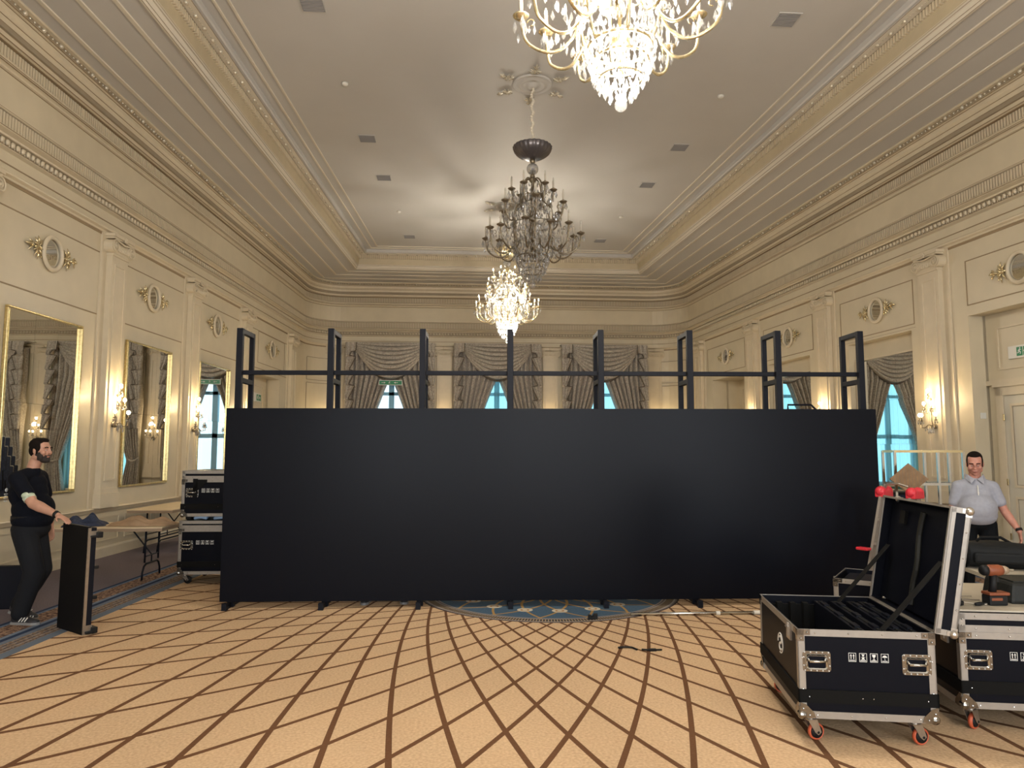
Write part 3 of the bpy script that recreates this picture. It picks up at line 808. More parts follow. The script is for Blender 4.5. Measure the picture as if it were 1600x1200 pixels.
# signs -------------------------------------------------------------------
def running_man(mb, x, z, s, M):
    mb.ball((x+.10*s, 0, z+.34*s), .07*s, 8, 5, M)
    for a, b, r in (((.06, .26), (0, .02), .06), ((0, .02), (.16, -.08), .045), ((.16, -.08), (.10, -.28), .04), ((0, .02), (-.12, -.14), .045), ((-.12, -.14), (-.28, -.14), .04), ((.05, .22), (.22, .14), .035), ((.05, .22), (-.10, .12), .035), ((-.10, .12), (-.16, .0), .03)):
        mb.tube([(x+a[0]*s, 0, z+a[1]*s), (x+b[0]*s, 0, z+b[1]*s)], r*s, 6, M)
def exit_sign(M, w_, h_, label, whiteback=True):
    root = empty('exit_sign', M, label, 'sign')
    b_ = MB(); b_.box(-w_/2, w_/2, 0, .03, -h_/2, h_/2); b_.build('sign_box', M_whitepl if whiteback else M_green, root, bevel=.004)
    if whiteback:
        g = MB(); g.box(-w_*.10, w_*.16, -.004, 0, -h_*.35, h_*.35); g.box(w_*.2, w_*.46, -.004, 0, -h_*.35, h_*.35); g.build('green_field', M_green, root)
    r_ = MB(); running_man(r_, .03*w_ if whiteback else -.05*w_, 0, h_*.75, T(0, -.006, 0))
    ax = .33*w_ if whiteback else .25*w_
    r_.box(ax-.08*w_, ax+.06*w_, -.008, -.003, -.04*h_, .04*h_); r_.prism([(ax-.11*w_, 0), (ax-.04*w_, .18*h_), (ax-.04*w_, -.18*h_)], -.008, -.003)
    if not whiteback:
        ax = -.32*w_; r_.box(ax-.06*w_, ax+.08*w_, -.008, -.003, -.04*h_, .04*h_); r_.prism([(ax+.11*w_, 0), (ax+.04*w_, .18*h_), (ax+.04*w_, -.18*h_)], -.008, -.003)
        panel_lines(r_, None, -w_/2, w_/2, -h_/2, h_/2, .02, .006)
    r_.build('pictogram', M_white, root)
exit_sign(MLEFT @ T(SIGNS, .33, 3.15), .62, .24, 'white exit sign with green pictograms in the far left door recess')
exit_sign(MRIGHT @ T(sR(10.42), .27, 3.25), .42, .20, 'white exit sign with green pictogram above the door at the right edge')
exit_sign(T(-2.31, YB-.50, 3.93), .78, .17, 'green exit sign hanging under the left back window swag', False)
o = MB(); o.box(-.05, .05, -.012, 0, -.05, .05); o.box(-.02, .02, -.016, -.012, -.035, .035)
tag(o.build('light_switch', M_whitepl, M=MRIGHT @ T(sR(10.98), .35, 0) @ T(0, 0, 1.95) @ RZ(0)), 'cream wall switch plate on the door opening side near the right sconce', 'switch')
bpy.data.objects['light_switch'].matrix_world = MRIGHT @ T(sR(11.085), .16, 2.27) @ RZ(PI/2)

# ceiling fittings ---------------------------------------------------------
vents = [(-1.88, 13.85, 'second'), (-1.77, 15.9, 'third'), (-1.5, 20.4, 'far'), (4.47, 13.8, 'second'), (4.35, 15.9, 'third'), (4.13, 20.4, 'far'), (4.66, 9.42, 'nearest'), (-2.09, 9.56, 'nearest')]
for x, y, w_ in vents:
    side = 'left' if x < 0 else 'right'
    wd = {'nearest': 'nearest the camera', 'second': 'second from the camera', 'third': 'third from the camera', 'far': 'farthest from the camera'}[w_]
    root = empty('ceiling_vent', T(x, y, ZC), 'grey square ceiling vent on the %s side, %s' % (side, wd), 'vent', 'ceiling vents')
    a = MB(); panel_lines(a, Matrix.Rotation(-PI/2, 4, 'X'), -.17, .17, -.17, .17, .02, .012)
    a.build('frame', M_ceil, root, M=Matrix.Rotation(0, 4, 'X') @ T(0, 0, -.012))
    b_ = MB(); b_.box(-.155, .155, -.155, .155, -.012, -.001); b_.build('grille', M_vent, root)
    s_ = MB()
    for k in range(9): s_.box(-.15, .15, -.14+k*.035-.006, -.14+k*.035+.006, -.018, -.011)
    s_.build('slats', M_vent, root)
for x, y, l_ in ((-1.98, 11.7, 'left side near the second vent'), (4.53, 11.65, 'right side near the second vent'), (4.25, 18.2, 'right side between the far vents'), (-1.62, 18.2, 'left side between the far vents')):
    o = MB(); o.lathe([(.055, 0), (.055, -.02), (.045, -.035), (.02, -.045), (.001, -.045)], 16, T(0, 0, 0))
    r_ = o.build('smoke_detector', M_whitepl, M=T(x, y, ZC), smooth=True); tag(r_, 'small white ceiling detector on the %s' % l_, 'detector', 'ceiling detectors')

def rosette(x, y, label):
    root = empty('ceiling_rosette', T(x, y, ZC), label, 'ceiling rosette')
    d = MB(); d.lathe([(.34, 0), (.34, -.02), (.32, -.035), (.30, -.02), (.25, -.018), (.22, -.04), (.19, -.045), (.17, -.025), (.12, -.025), (.09, -.05), (.06, -.07), (.03, -.07)], 48); d.build('disc', M_ceil, root, smooth=True)
    for k in range(6):
        o = MB(); M = RZ(PI/2+k*PI/3) @ Matrix.Rotation(PI/2, 4, 'X') @ T(.28, 0, 0)
        M = RZ(PI/6*0+PI/2+k*PI/3) @ T(.30, 0, 0) @ Matrix.Rotation(-PI/2, 4, 'X')
        o2 = MB(); ornament(o2, 1, Matrix.Identity(4)); o2.v = [((x_-.22)*.78+.12, y_, z_*.62) for x_, y_, z_ in o2.v]
        o2.v = [tuple(RZ(PI/2+k*PI/3) @ Vector((x_+.27, z_, y_))) for x_, y_, z_ in o2.v]
        o2.build('gilt_ornament', M_silver, root, smooth=True)
CH = [(1.25, 5.3), (1.19, 11.5), (1.17, 17.6)]
rosette(CH[0][0], CH[0][1], 'plaster ceiling rosette above the lit chandelier nearest the camera')
rosette(CH[1][0], CH[1][1], 'plaster ceiling rosette with silver sprays above the unlit chandelier')
rosette(CH[2][0], CH[2][1], 'plaster ceiling rosette above the far lit chandelier')

# ---------------------------------------------------------------- chandeliers
def drop_mesh(L=.085, w=.018):
    mb = MB(); vs = [(0, 0, 0)]
    for k in range(6):
        a = PI*k/3; vs.append((w*math.cos(a), w*.6*math.sin(a), -L*.62))
    vs.append((0, 0, -L)); vs.append((0, 0, .012))
    fs = [(0, 1+k, 1+(k+1) % 6) for k in range(6)]+[(7, 1+(k+1) % 6, 1+k) for k in range(6)]
    mb.add(vs[:8], fs); return mb
def chandelier(x, y, lit, label, top=130):
    root = empty('chandelier', T(x, y, ZC), label, 'chandelier')
    z = lambda zz: zz-ZC
    met = M_goldlit if lit else M_bronze
    c = MB(); pts = [(.018*math.sin(k*1.1), .018*math.cos(k*1.1), z(ZC)-.05-k*.035) for k in range(int((ZC-6.95)/.035))]
    for k in range(0, len(pts)-1): c.ball((pts[k][0], pts[k][1], pts[k][2]), .026, 6, 4)
    c.tube([(0, 0, 0), (0, 0, z(6.80))], .012, 6); c.build('chain_sleeve', M_strip, root, smooth=True)
    d = MB(); d.lathe([(.315, z(6.80)), (.33, z(6.78)), (.30, z(6.70)), (.24, z(6.64)), (.15, z(6.59)), (.05, z(6.565)), (.03, z(6.57)), (.14, z(6.62)), (.22, z(6.67)), (.29, z(6.78))], 96, flute=.022, nf=24)
    d.build('canopy_dish', M_dish if not lit else M_goldlit, root, smooth=True)
    b = MB(); b.ball((0, 0, z(6.41)), .10, 20, 12); b.build('crystal_ball', M_cry, root)
    s = MB(); s.tube([(0, 0, z(6.6)), (0, 0, z(4.95))], .016, 8)
    for zz, r in ((6.54, .05), (6.28, .045), (6.22, .06), (5.9, .05), (5.55, .06), (5.2, .05), (4.95, .08)): s.ball((0, 0, z(zz)), r, 10, 7)
    s.build('stem', met, root, smooth=True)
    for k in range(6):
        a = PI*k/3+PI/6; R = lambda r, zz: (r*math.cos(a), r*math.sin(a), z(zz))
        r_ = MB(); P = [R(.03, 6.22), R(.09, 6.24), R(.15, 6.17), R(.175, 6.05), R(.18, 5.92), R(.22, 5.80), R(.30, 5.73), R(.345, 5.65), R(.35, 5.5), R(.34, 5.3), R(.33, 5.15), R(.30, 5.0), R(.25, 4.90)]
        r_.tube(smooth_path(P, 3), .014, 7)
        for (c0, c1) in (((.37, 5.42), -.05), ((.37, 5.15), .05)):
            r_.tube([R(c0[0]-.03+.035*math.cos(t), c0[1]+.035*math.sin(t)) for t in [q*.7-1.5 for q in range(8)]], .008, 5)
        r_.build('cage_rib', met, root, smooth=True)
    for rr, zz, th in ((.25, 4.90, .014), (.18, 5.93, .008), (.35, 5.45, .008), (.22, 4.78, .01), (.17, 4.64, .008)):
        rg = MB(); rg.tube([(rr*math.cos(2*PI*q/36), rr*math.sin(2*PI*q/36), z(zz)) for q in range(37)], th, 6, caps=False)
        rg.build('ring', met, root, smooth=True)
    cups = []
    for n, r, zz, off, r0, z0 in ((6, .35, 6.06, 0, .18, 5.95), (6, .55, 5.76, PI/6, .33, 5.62), (12, .80, 5.26, PI/12, .33, 5.12)):
        for k in range(n):
            a = 2*PI*k/n+off; rr = r*(1 if n < 12 or k % 2 else .93); zc = zz+(0 if n < 12 or k % 2 else .07)
            ca, sa = math.cos(a), math.sin(a); cups.append((rr, a, zc))
            ar = MB(); D = rr-r0; zb = min(z0, zc)-(.17 if n < 12 else .20)
            A = lambda f_, zz: ((r0+D*f_)*ca, (r0+D*f_)*sa, z(zz))
            P = [A(0, z0), A(.10, zb+.10), A(.30, zb+.015), A(.52, zb), A(.76, zb+.05), A(.93, zb+.14), A(1.0, zc-.02)]
            Q = smooth_path(P, 4); ar.tube(Q, .014, 6)
            ar.tube([(rr*ca*(1-.08/rr)+.03*math.cos(t)*ca, rr*sa*(1-.08/rr)+.03*math.cos(t)*sa, z(zc-.07)+.03*math.sin(t)) for t in [q*.8 for q in range(7)]], .006, 5)
            o = ar.build('arm', met, root, smooth=True)
            cu = MB(); cu.lathe([(.012, -.04), (.03, -.035), (.062, -.008), (.068, .0), (.062, .006), (.025, .006), (.022, .03), (.017, .03)], 14, T(rr*ca, rr*sa, z(zc))); cu.build('candle_cup', met, o, smooth=True)
            cd = MB(); cd.lathe([(.016, .02), (.016, .15), (.010, .153)], 10, T(rr*ca, rr*sa, z(zc))); cd.build('candle', M_candle, o, smooth=True)
            bu = MB(); bu.lathe([(.006, .15), (.014, .165), (.012, .185), (.002, .215)], 8, T(rr*ca, rr*sa, z(zc))); bu.build('bulb', M_bulb_on if lit else M_bulb_off, o, smooth=True)
    # crystals: the large pendants as parts, the fine curtain as one mass
    spots = []
    for rr, a, zc in cups:
        for j in (0, 1, 2):
            b_ = 2*PI*j/3+a; spots.append((rr*math.cos(a)+.05*math.cos(b_), rr*math.sin(a)+.05*math.sin(b_), z(zc)-.02, 1.55))
    for k in range(18): a = 2*PI*k/18; spots.append((.26*math.cos(a), .26*math.sin(a), z(4.88), 1.5))
    for k in range(9): a = 2*PI*k/9; spots.append((.12*math.cos(a), .12*math.sin(a), z(4.58), 1.3))
    first = None
    for (px, py, pz, sc) in spots[:99]:
        if first is None:
            first = drop_mesh().build('crystal_pendant', M_cry, root); o = first
        else:
            o = first.copy(); COL.objects.link(o); o.parent = root
        o.location = (px, py, pz); o.scale = (sc, sc, sc); o.rotation_euler = (0, 0, random.uniform(0, 3))
    bl = MB(); dm = drop_mesh(.06, .013)
    def put(px, py, pz, sc): bl.add(dm.v, dm.f, T(px, py, pz) @ RZ(random.uniform(0, 3)) @ Matrix.Scale(sc, 4))
    for rr, zz, n in ((.10, 6.18, 10), (.17, 6.02, 16), (.18, 5.90, 16), (.15, 5.78, 12), (.24, 5.74, 18), (.34, 5.62, 26), (.36, 5.48, 26), (.30, 5.38, 20), (.36, 5.32, 26), (.25, 5.22, 18), (.35, 5.16, 26), (.33, 5.04, 24), (.20, 5.1, 14), (.28, 4.94, 26), (.27, 4.86, 26), (.25, 4.80, 26), (.23, 4.74, 24), (.21, 4.69, 22), (.18, 4.64, 18), (.14, 4.59, 14), (.09, 4.55, 9), (.20, 4.83, 16), (.14, 4.70, 12)):
        for k in range(n):
            a = 2*PI*(k+random.random()*.4)/n; put(rr*math.cos(a), rr*math.sin(a), z(zz)+random.uniform(-.02, .02), random.uniform(1.0, 1.6))
    for rr, a, zc in cups:
        for f_ in (.25, .45, .65, .85, 1.0):
            r_ = .2+(rr-.2)*f_; zz = zc-.30+.18*f_*f_
            for j in (-1, 1): put(r_*math.cos(a)+.02*j, r_*math.sin(a)-.02*j, z(zz+random.uniform(-.04, .10)), random.uniform(1.1, 1.7))
    for rr, zz, n in ((.42, 5.60, 24), (.47, 5.50, 26), (.50, 5.36, 28), (.44, 5.25, 24), (.30, 5.86, 18), (.45, 5.05, 22)):
        for k in range(n):
            a = 2*PI*(k+random.random()*.5)/n; put(rr*math.cos(a), rr*math.sin(a), z(zz)+random.uniform(-.05, .05), random.uniform(1.1, 1.7))
    for k in range(320):    # bead strings between tiers
        a = random.uniform(0, 2*PI); rr = random.uniform(.10, .34); put(rr*math.cos(a), rr*math.sin(a), z(random.uniform(4.95, 6.05)), random.uniform(.8, 1.5))
    o = bl.build('crystal_curtain', M_cry, root); o['kind'] = 'stuff'
    f_ = MB(); f_.ball((0, 0, z(4.42)), .05, 14, 9); f_.ball((0, 0, z(4.495)), .022, 8, 6); f_.build('finial_ball', M_cry, root)
    if lit:
        for zz, r, n, p in ((6.0, .0, 1, top), (5.45, .42, 4, 60 if top < 100 else 92), (4.75, .0, 1, 120)):
            for k in range(n):
                a = 2*PI*k/n+.4; point('chandelier_glow', (x+r*math.cos(a), y+r*math.sin(a), zz), p, (1, .91, .76), .04)
    return root
chandelier(CH[0][0], CH[0][1], True, 'lit crystal chandelier nearest the camera, cut by the top edge')
chandelier(CH[1][0], CH[1][1], False, 'unlit crystal chandelier with dark bronze arms in the room centre')
chandelier(CH[2][0], CH[2][1], True, 'lit crystal chandelier farthest from the camera, glowing above the screen', 60)
chandelier(1.33, -.9, True, 'unseen lit crystal chandelier added behind the camera for even light')  # out of view, added to even out the room light

# ---------------------------------------------------------------- wall sconces
def sconce(M, s, label, light=True, y0=-.14):
    root = empty('wall_sconce', M @ T(s, y0, 2.12), label, 'wall lamp')
    st = MB(); st.lathe([(.05, -.01), (.05, .0), (.03, .02)], 12, Matrix.Rotation(PI/2, 4, 'X')); st.tube([(0, -.02, -.05), (0, -.05, .1), (0, -.05, .45)], .010, 7); st.ball((0, -.05, .47), .02, 8, 6); st.ball((0, -.03, -.02), .035, 8, 6)
    st.build('backplate', M_bronze, root, smooth=True)
    for ax, ay, az, nm in ((0, -.10, .52, 0), (-.09, -.12, .30, 0), (.09, -.12, .30, 0), (-.20, -.13, .10, 0), (.20, -.13, .10, 0), (0, -.24, .09, 0)):
        a = MB(); z0 = 0 if az < .2 else .25 if az < .4 else .4
        a.tube([(0, -.05, z0), (ax*.3, -.05+(ay+.05)*.3, z0+.03), (ax*.6, -.05+(ay+.05)*.6, z0-.03), (ax*.9, ay, z0-.02 if az < .2 else az-.06), (ax, ay, az-.01)], .007, 6)
        o = a.build('arm', M_bronze, root, smooth=True)
        c_ = MB(); c_.lathe([(.01, -.01), (.032, .0), (.034, .008), (.01, .008)], 10, T(ax, ay, az)); c_.tube([(ax, ay, az), (ax, ay, az+.07)], .009, 8); c_.build('candle', M_bronze, o, smooth=True)
        b = MB(); b.ball((ax, ay, az+.10), .027, 10, 8, sc=(1, 1, 1.25)); b.build('bulb', M_bulb_s, o, smooth=True)
        d = MB(); dm = drop_mesh(.07, .014)
        for k in range(4): d.add(dm.v, dm.f, T(ax+.03*math.cos(k*PI/2), ay+.03*math.sin(k*PI/2), az))
        d.build('crystal_pendant', M_cry, o)
    d = MB(); dm = drop_mesh(.09, .016)
    for k in range(16):
        a = random.uniform(0, PI); r = random.uniform(.02, .11); d.add(dm.v, dm.f, T(r*math.cos(a), -.05-r*math.sin(a), random.uniform(-.06, .03)))
    d.build('crystal_cluster', M_cry, root)
    if light:
        p = (M @ Vector((s, y0-.20, 2.55))); point('sconce_glow', p, 15, (1, .74, .40), .05)
        p = (M @ Vector((s, y0-.12, 2.75))); point('sconce_glow', p, 6, (1, .74, .40), .03)
    return root
M_bulb_s = emit('sconce_bulb_lit', (1, .80, .50), 16)
sconce(MLEFT, sL(11.92), 'lit candle sconce on the left pilaster between the two nearest mirrors')
sconce(MLEFT, sL(14.92), 'lit candle sconce on the left pilaster beside the mirror cut by the screen')
sconce(MRIGHT, sR(11.82), 'lit candle sconce on the right pilaster beside the door opening')
sconce(MRIGHT, sR(15.22), 'lit candle sconce seen between the two rightmost screen posts')
for x, l_ in ((-.53, 'left of the middle back window'), (3.10, 'right of the middle back window')):
    sconce(MBACK, x, 'lit candle sconce on the back wall pilaster %s' % l_, True)
sconce(MBACK, -4.35, 'lit candle sconce on the back wall pilaster at the left corner')
sconce(MBACK, 6.75, 'lit candle sconce on the back wall pilaster at the right corner')
for s_, l_ in ((sL(18.0), 'far left pilaster behind the screen'), (sR(18.7), 'far right pilaster behind the screen')):
    sconce(MLEFT if s_ > 0 else MRIGHT, s_, 'lit candle sconce on the %s' % l_)

# ---------------------------------------------------------------- black screen and its frame
SA = math.atan2(7.77-8.08, 4.68+2.50); SM = T(-2.58, 8.075, 0) @ RZ(SA)      # local x along the screen, y away from the camera
SLEN = 7.31
root = empty('led_screen', SM, 'large black LED screen wall standing across the ballroom', 'screen')
m_ = MB(); m_.box(0, SLEN, 0, .02, .075, 2.175); m_.build('display_face', M_led, root)
m_ = MB()
for i in range(14): m_.box(i*SLEN/14+.006, (i+1)*SLEN/14-.006, .02, .085, .08, 2.17)
m_.build('cabinet_back', M_blackmet, root)
root = empty('screen_support_frame', SM, 'black steel ladder posts and crossbar holding up the LED screen', 'frame')
px = [.085, 1.11, 2.15, 3.15, 4.19, 5.22, 6.25, 7.22]
for x in px:
    f_ = MB(); w = .034
    f_.box(x-w, x+w, .09, .15, 0.0, 3.09); f_.box(x-w*.8, x+w*.8, .50, .55, 0.0, 3.09)
    for zz in (3.06, 2.50, 1.5, .6): f_.box(x-w*.8, x+w*.8, .15, .50, zz-.025, zz+.03)
    f_.build('ladder_post', M_blackmet, root, bevel=.004)
    ft = MB(); ft.box(x-.026, x+.026, -.10, -.04, .0, .073); ft.box(x-.012, x+.012, -.04, .58, 0, .022)
    ft.tube([(x, .10, .22), (x, .40, .02)], .012, 6); ft.tube([(x, -.07, .07), (x, .25, .012)], .010, 6)
    ft.build('foot', M_blackmet, root)
cb = MB(); cb.box(px[0], px[-1], .15, .20, 2.565, 2.615); cb.build('crossbar', M_blackmet, root, bevel=.004)
for x in (6.33, 6.6): pass
h = MB(); h.tube([(6.35, .12, 2.17), (6.35, .12, 2.23), (6.62, .12, 2.23), (6.68, .12, 2.17)], .012, 6); h.build('carry_handle', M_blackmet, root)

# ---------------------------------------------------------------- flight cases
def ship_icon(mb, kind, x, z, s, Mx):
    y0, y1 = -.0015, 0
    panel_lines(mb, Mx @ T(0, 0, 0), x-s*.42, x+s*.42, z-s*.5, z+s*.5, s*.045, .0015)
    mb.box(x-s*.30, x+s*.30, y0, y1, z-s*.38, z-s*.30, Mx)
    if kind == 0:
        for q in (-.15, .15):
            mb.box(x+(q-.04)*s, x+(q+.04)*s, y0, y1, z-.2*s, z+.2*s, Mx); mb.prism([(x+(q-.11)*s, z+.15*s), (x+(q+.11)*s, z+.15*s), (x+q*s, z+.38*s)], y0, y1, Mx)
    elif kind == 1:
        mb.prism([(x-.18*s, z+.36*s), (x+.18*s, z+.36*s), (x, z+.08*s)], y0, y1, Mx); mb.prism([(x, z+.08*s), (x+.2*s, z-.22*s), (x-.2*s, z-.22*s)], y0, y1, Mx); mb.box(x-.22*s, x+.22*s, y0, y1, z+.02*s, z+.06*s, Mx)
    elif kind == 2:
        mb.prism([(x-.2*s, z+.36*s), (x-.16*s, z+.12*s), (x-.04*s, z+.02*s), (x+.04*s, z+.02*s), (x+.16*s, z+.12*s), (x+.2*s, z+.36*s)], y0, y1, Mx)
        mb.box(x-.03*s, x+.03*s, y0, y1, z-.2*s, z+.02*s, Mx); mb.box(x-.14*s, x+.14*s, y0, y1, z-.24*s, z-.18*s, Mx)
    else:
        mb.prism([(x-.28*s, z+.08*s), (x-.2*s, z+.24*s), (x, z+.33*s), (x+.2*s, z+.24*s), (x+.28*s, z+.08*s)], y0, y1, Mx); mb.box(x-.02*s, x+.02*s, y0, y1, z-.2*s, z+.1*s, Mx); mb.box(x-.0*s, x+.09*s, y0, y1, z-.22*s, z-.18*s, Mx)
def rrect(x, z, w, h, r, n=5):
    return [(x+sx*(w/2-r)+r*math.cos(a0+PI/2*k/n), z+sz*(h/2-r)+r*math.sin(a0+PI/2*k/n)) for sx, sz, a0 in ((1, 1, 0), (-1, 1, PI/2), (-1, -1, PI), (1, -1, 3*PI/2)) for k in range(n+1)]
def ringpoly(mb, o, i_, y0, y1, M=None):
    n = len(o); vs = [(a, y0, b) for a, b in o]+[(a, y1, b) for a, b in i_]; mb.add(vs, [(k, (k+1) % n, n+(k+1) % n, n+k) for k in range(n)], M)
def butterfly(root, Mx, x, z, w=.160, h=.118):
    pl = MB(); pl.prism(rrect(x, z, w, h, .016), -.005, 0, Mx); o = pl.build('recessed_handle', M_hw, root, bevel=.0015)
    d = MB(); d.prism(rrect(x, z-h*.03, w*.62, h*.56, .010), -.0065, -.0045, Mx); d.build('handle_dish', M_blackpan, o)
    g = MB()
    for (w0, h0, w1, h1, ya, yb) in ((.80, .76, .74, .70, -.005, -.012), (.74, .70, .66, .60, -.012, -.007)):
        ringpoly(g, rrect(x, z-h*.02, w*w0, h*h0, .014), rrect(x, z-h*.02, w*w1, h*h1, .012), ya, yb, Mx)
    g.tube([(x-w*.27, -.016, z+h*.02), (x+w*.27, -.016, z+h*.02)], .0085, 10, Mx)
    for sg in (-1, 1): g.tube([(x+sg*w*.27, -.016, z+h*.02), (x+sg*w*.30, -.010, z+h*.17)], .005, 6, Mx)
    g.build('handle_grip', M_chrome, o, smooth=True)
    r_ = MB()
    for q in range(5):
        for zz in (z-h*.44, z+h*.44): r_.ball((x-w*.42+q*w*.21, -.006, zz), .0042, 6, 4, Mx)
    for zz in (z-h*.2, z+h*.2):
        for xx in (x-w*.455, x+w*.455): r_.ball((xx, -.006, zz), .0042, 6, 4, Mx)
    r_.build('handle_rivets', M_white, o)
    return o
def empty_part(n, r): return None
def caster(root, x, y, zc, ang, orange=True):
    f_ = MB(); M = T(x, y, 0) @ RZ(ang)
    f_.box(-.04, .04, -.04, .04, zc-.006, zc, M); f_.lathe([(.022, zc-.03), (.022, zc-.006)], 12, M)
    for q in (-.026, .026): f_.prism([(-.03, zc-.03), (.03, zc-.03), (.055, .05), (.035, .035), (.015, .05)], q-.002, q+.002, M @ T(0, 0, 0))
    f_.box(-.03, .03, -.028, .028, zc-.034, zc-.028, M)
    o = f_.build('caster', M_steel, root)
    W = M @ T(.035, 0, .05) @ Matrix.Rotation(PI/2, 4, 'X')
    h_ = MB(); h_.lathe([(.012, -.02), (.036, -.016), (.038, -.0), (.036, .016), (.012, .02)], 20, W); h_.lathe([(.008, -.03), (.008, .03)], 8, W); h_.build('wheel_hub', M_rubber, o, smooth=True)
    t_ = MB(); P = [[((.043+.007*math.cos(b))*math.cos(a), (.043+.007*math.cos(b))*math.sin(a), .014*math.sin(b)) for b in [2*PI*k/8 for k in range(9)]] for a in [2*PI*k/28 for k in range(29)]]
    t_.grid(P, W); t_.build('tyre', M_orange if orange else M_rubber, o, smooth=True)
    return o
def flight_case(M, L, D, z0, z1, label, open_lid=None, lid_h=.10, handles=(.0,), icons=True, casters=True, big=True, lidopen=1.35, hollow=False, ics=None, logo=False, dark_wheels=False):
    """front panel of width L in local XZ at y=0, depth D along +y"""
    root = empty('flight_case', M, label, 'flight case')
    e = .036
    b = MB()
    if hollow:
        t = .012
        b.box(0, L, 0, t, z0, z1); b.box(0, L, D-t, D, z0, z1); b.box(0, t, t, D-t, z0, z1); b.box(L-t, L, t, D-t, z0, z1); b.box(t, L-t, t, D-t, z0, z0+t)
    else: b.box(0, L, 0, D, z0, z1)
    b.build('body_panel', M_blackpan, root)
    def edges(za, zb, nm, parent, sp=1):
        a = MB(); q = .004
        for x in (0, L):
            for y in (0, D):
                xs = (x-q, x+e) if x == 0 else (x-e, x+q); ys = (y-q, y+q*0+.002) if y == 0 else (y-.002, y+q)
                a.box(xs[0], xs[1], ys[0], ys[1], za, zb)
                ys2 = (y-q, y+e) if y == 0 else (y-e, y+q); xs2 = (x-q, x+.002) if x == 0 else (x-.002, x+q)
                a.box(xs2[0], xs2[1], ys2[0], ys2[1], za, zb)
        for z_, up in ((za, 1), (zb, -1)):
            zz = sorted((z_-up*q, z_+up*e))
            a.box(-q, L+q, -q, .002, *zz); a.box(-q, L+q, D-.002, D+q, *zz); a.box(-q, .002, -q, D+q, *zz); a.box(L-.002, L+q, -q, D+q, *zz)
        r_ = MB()
        n = 4
        for k in range(n):
            xx = L*(k+.5)/n
            for z_ in (za+e*.45, zb-e*.45): r_.ball((xx, -.005, z_), .005, 6, 4)
        for k in range(2):
            for x in (e*.5, L-e*.5): r_.ball((x, -.005, za+(zb-za)*(k+.9)/2.8), .005, 6, 4)
        o = a.build(nm, M_alu, parent); r_.build('rivets', M_chrome, o)
        return o
    edges(z0, z1, 'edge_extrusion', root)
    for x in (0, L):
        for y in (0, D):
            sx = 1 if x == 0 else -1; sy = 1 if y == 0 else -1
            for (z_, u) in ((z0, 1), (z1, -1)):
                c_ = MB()
                if u == 1:
                    c_.ball((x+sx*.012, y+sy*.012, z_+.014), .030, 12, 8)
                    for ax_ in (0, 1):
                        tri = [(0, 0), (.085, 0), (.075, .03), (.03, .075), (0, .085)]
                        if ax_ == 0: c_.prism([(x+sx*a_, z_+b_) for a_, b_ in tri], y-sy*.009 if sy > 0 else y, y if sy > 0 else y+.009)
                        else: c_.add([(x-sx*.009, y+sy*a_, z_+b_) for a_, b_ in tri]+[(x, y+sy*a_, z_+b_) for a_, b_ in tri], [(0, 1, 2, 3, 4), (9, 8, 7, 6, 5)]+[(k, (k+1) % 5, 5+(k+1) % 5, 5+k) for k in range(5)])
                for dx, dz in ((.062, .026), (.026, .062)):
                    c_.box(min(x, x+sx*dx)-.006, max(x, x+sx*dx)+.006, y-.007 if sy > 0 else y, y if sy > 0 else y+.007, min(z_, z_+u*dz)-.003, max(z_, z_+u*dz)+.003)
                    c_.box(x-.007 if sx > 0 else x, x if sx > 0 else x+.007, min(y, y+sy*dx)-.006, max(y, y+sy*dx)+.006, min(z_, z_+u*dz)-.003, max(z_, z_+u*dz)+.003)
                    c_.ball((x+sx*(dx-.012), y-.009*sy, z_+u*(dz-.012)), .006, 6, 4)
                c_.build('corner_fitting', M_hw, root, smooth=False)
    # black bumper band
    zb = z0+.085
    bb = MB(); bb.box(-.010, L+.010, -.010, 0.0, zb, zb+.075); bb.box(-.010, 0, -.01, D+.01, zb, zb+.075); bb.box(L, L+.010, -.01, D+.01, zb, zb+.075); bb.box(-.01, L+.01, D, D+.01, zb, zb+.075); o = bb.build('bumper_band', M_foam, root)
    r_ = MB()
    for xx in (.05, L*.46, L*.54, L-.05): r_.ball((xx, -.011, zb+.035), .004, 6, 4)
    r_.build('band_rivets', M_chrome, o)
    for x in handles: butterfly(root, T(0, 0, 0), x, z0+(z1-z0)*.64)
    if icons:
        ic = MB(); s = .050
        for k in range(4): ship_icon(ic, k, L*(ics or .40)+k*.060, z0+(z1-z0)*.70, s, T(0, -.0005, 0))
        ic.build('shipping_symbols', M_white, root)
    if casters:
        for x in (.07, L-.10):
            for y in (.07, D-.10): caster(root, x, y, z0, random.uniform(-.6, .9), not dark_wheels)
    # latches on the left side
    for y in (D*.18,):
        l_ = MB(); l_.box(-.012, 0, y-.045, y+.045, z1-.10, z1-.005); l_.tube([(-.016, y-.03, z1-.03), (-.016, y+.03, z1-.03)], .008, 6); l_.box(-.02, -.008, y-.012, y+.012, z1-.08, z1-.0); l_.build('butterfly_latch', M_steel, root)
    if logo:
        lg = MB(); zc = z0+(z1-z0)*.62; yc = D*.42
        lg.tube([(-.003, yc+.062*math.cos(a), zc+.062*math.sin(a)) for a in [PI*2*k/30 for k in range(25)]], .004, 5)
        lg.tube([(-.003, yc+.03*math.cos(a), zc+.022+.022*math.sin(a)) for a in [.4+PI*1.5*k/14 for k in range(15)]], .005, 5)
        lg.tube([(-.003, yc+.03*math.cos(a), zc-.022+.022*math.sin(a)) for a in [.4+PI+PI*1.5*k/14 for k in range(15)]], .005, 5)
        lg.build('round_logo', M_white, root)
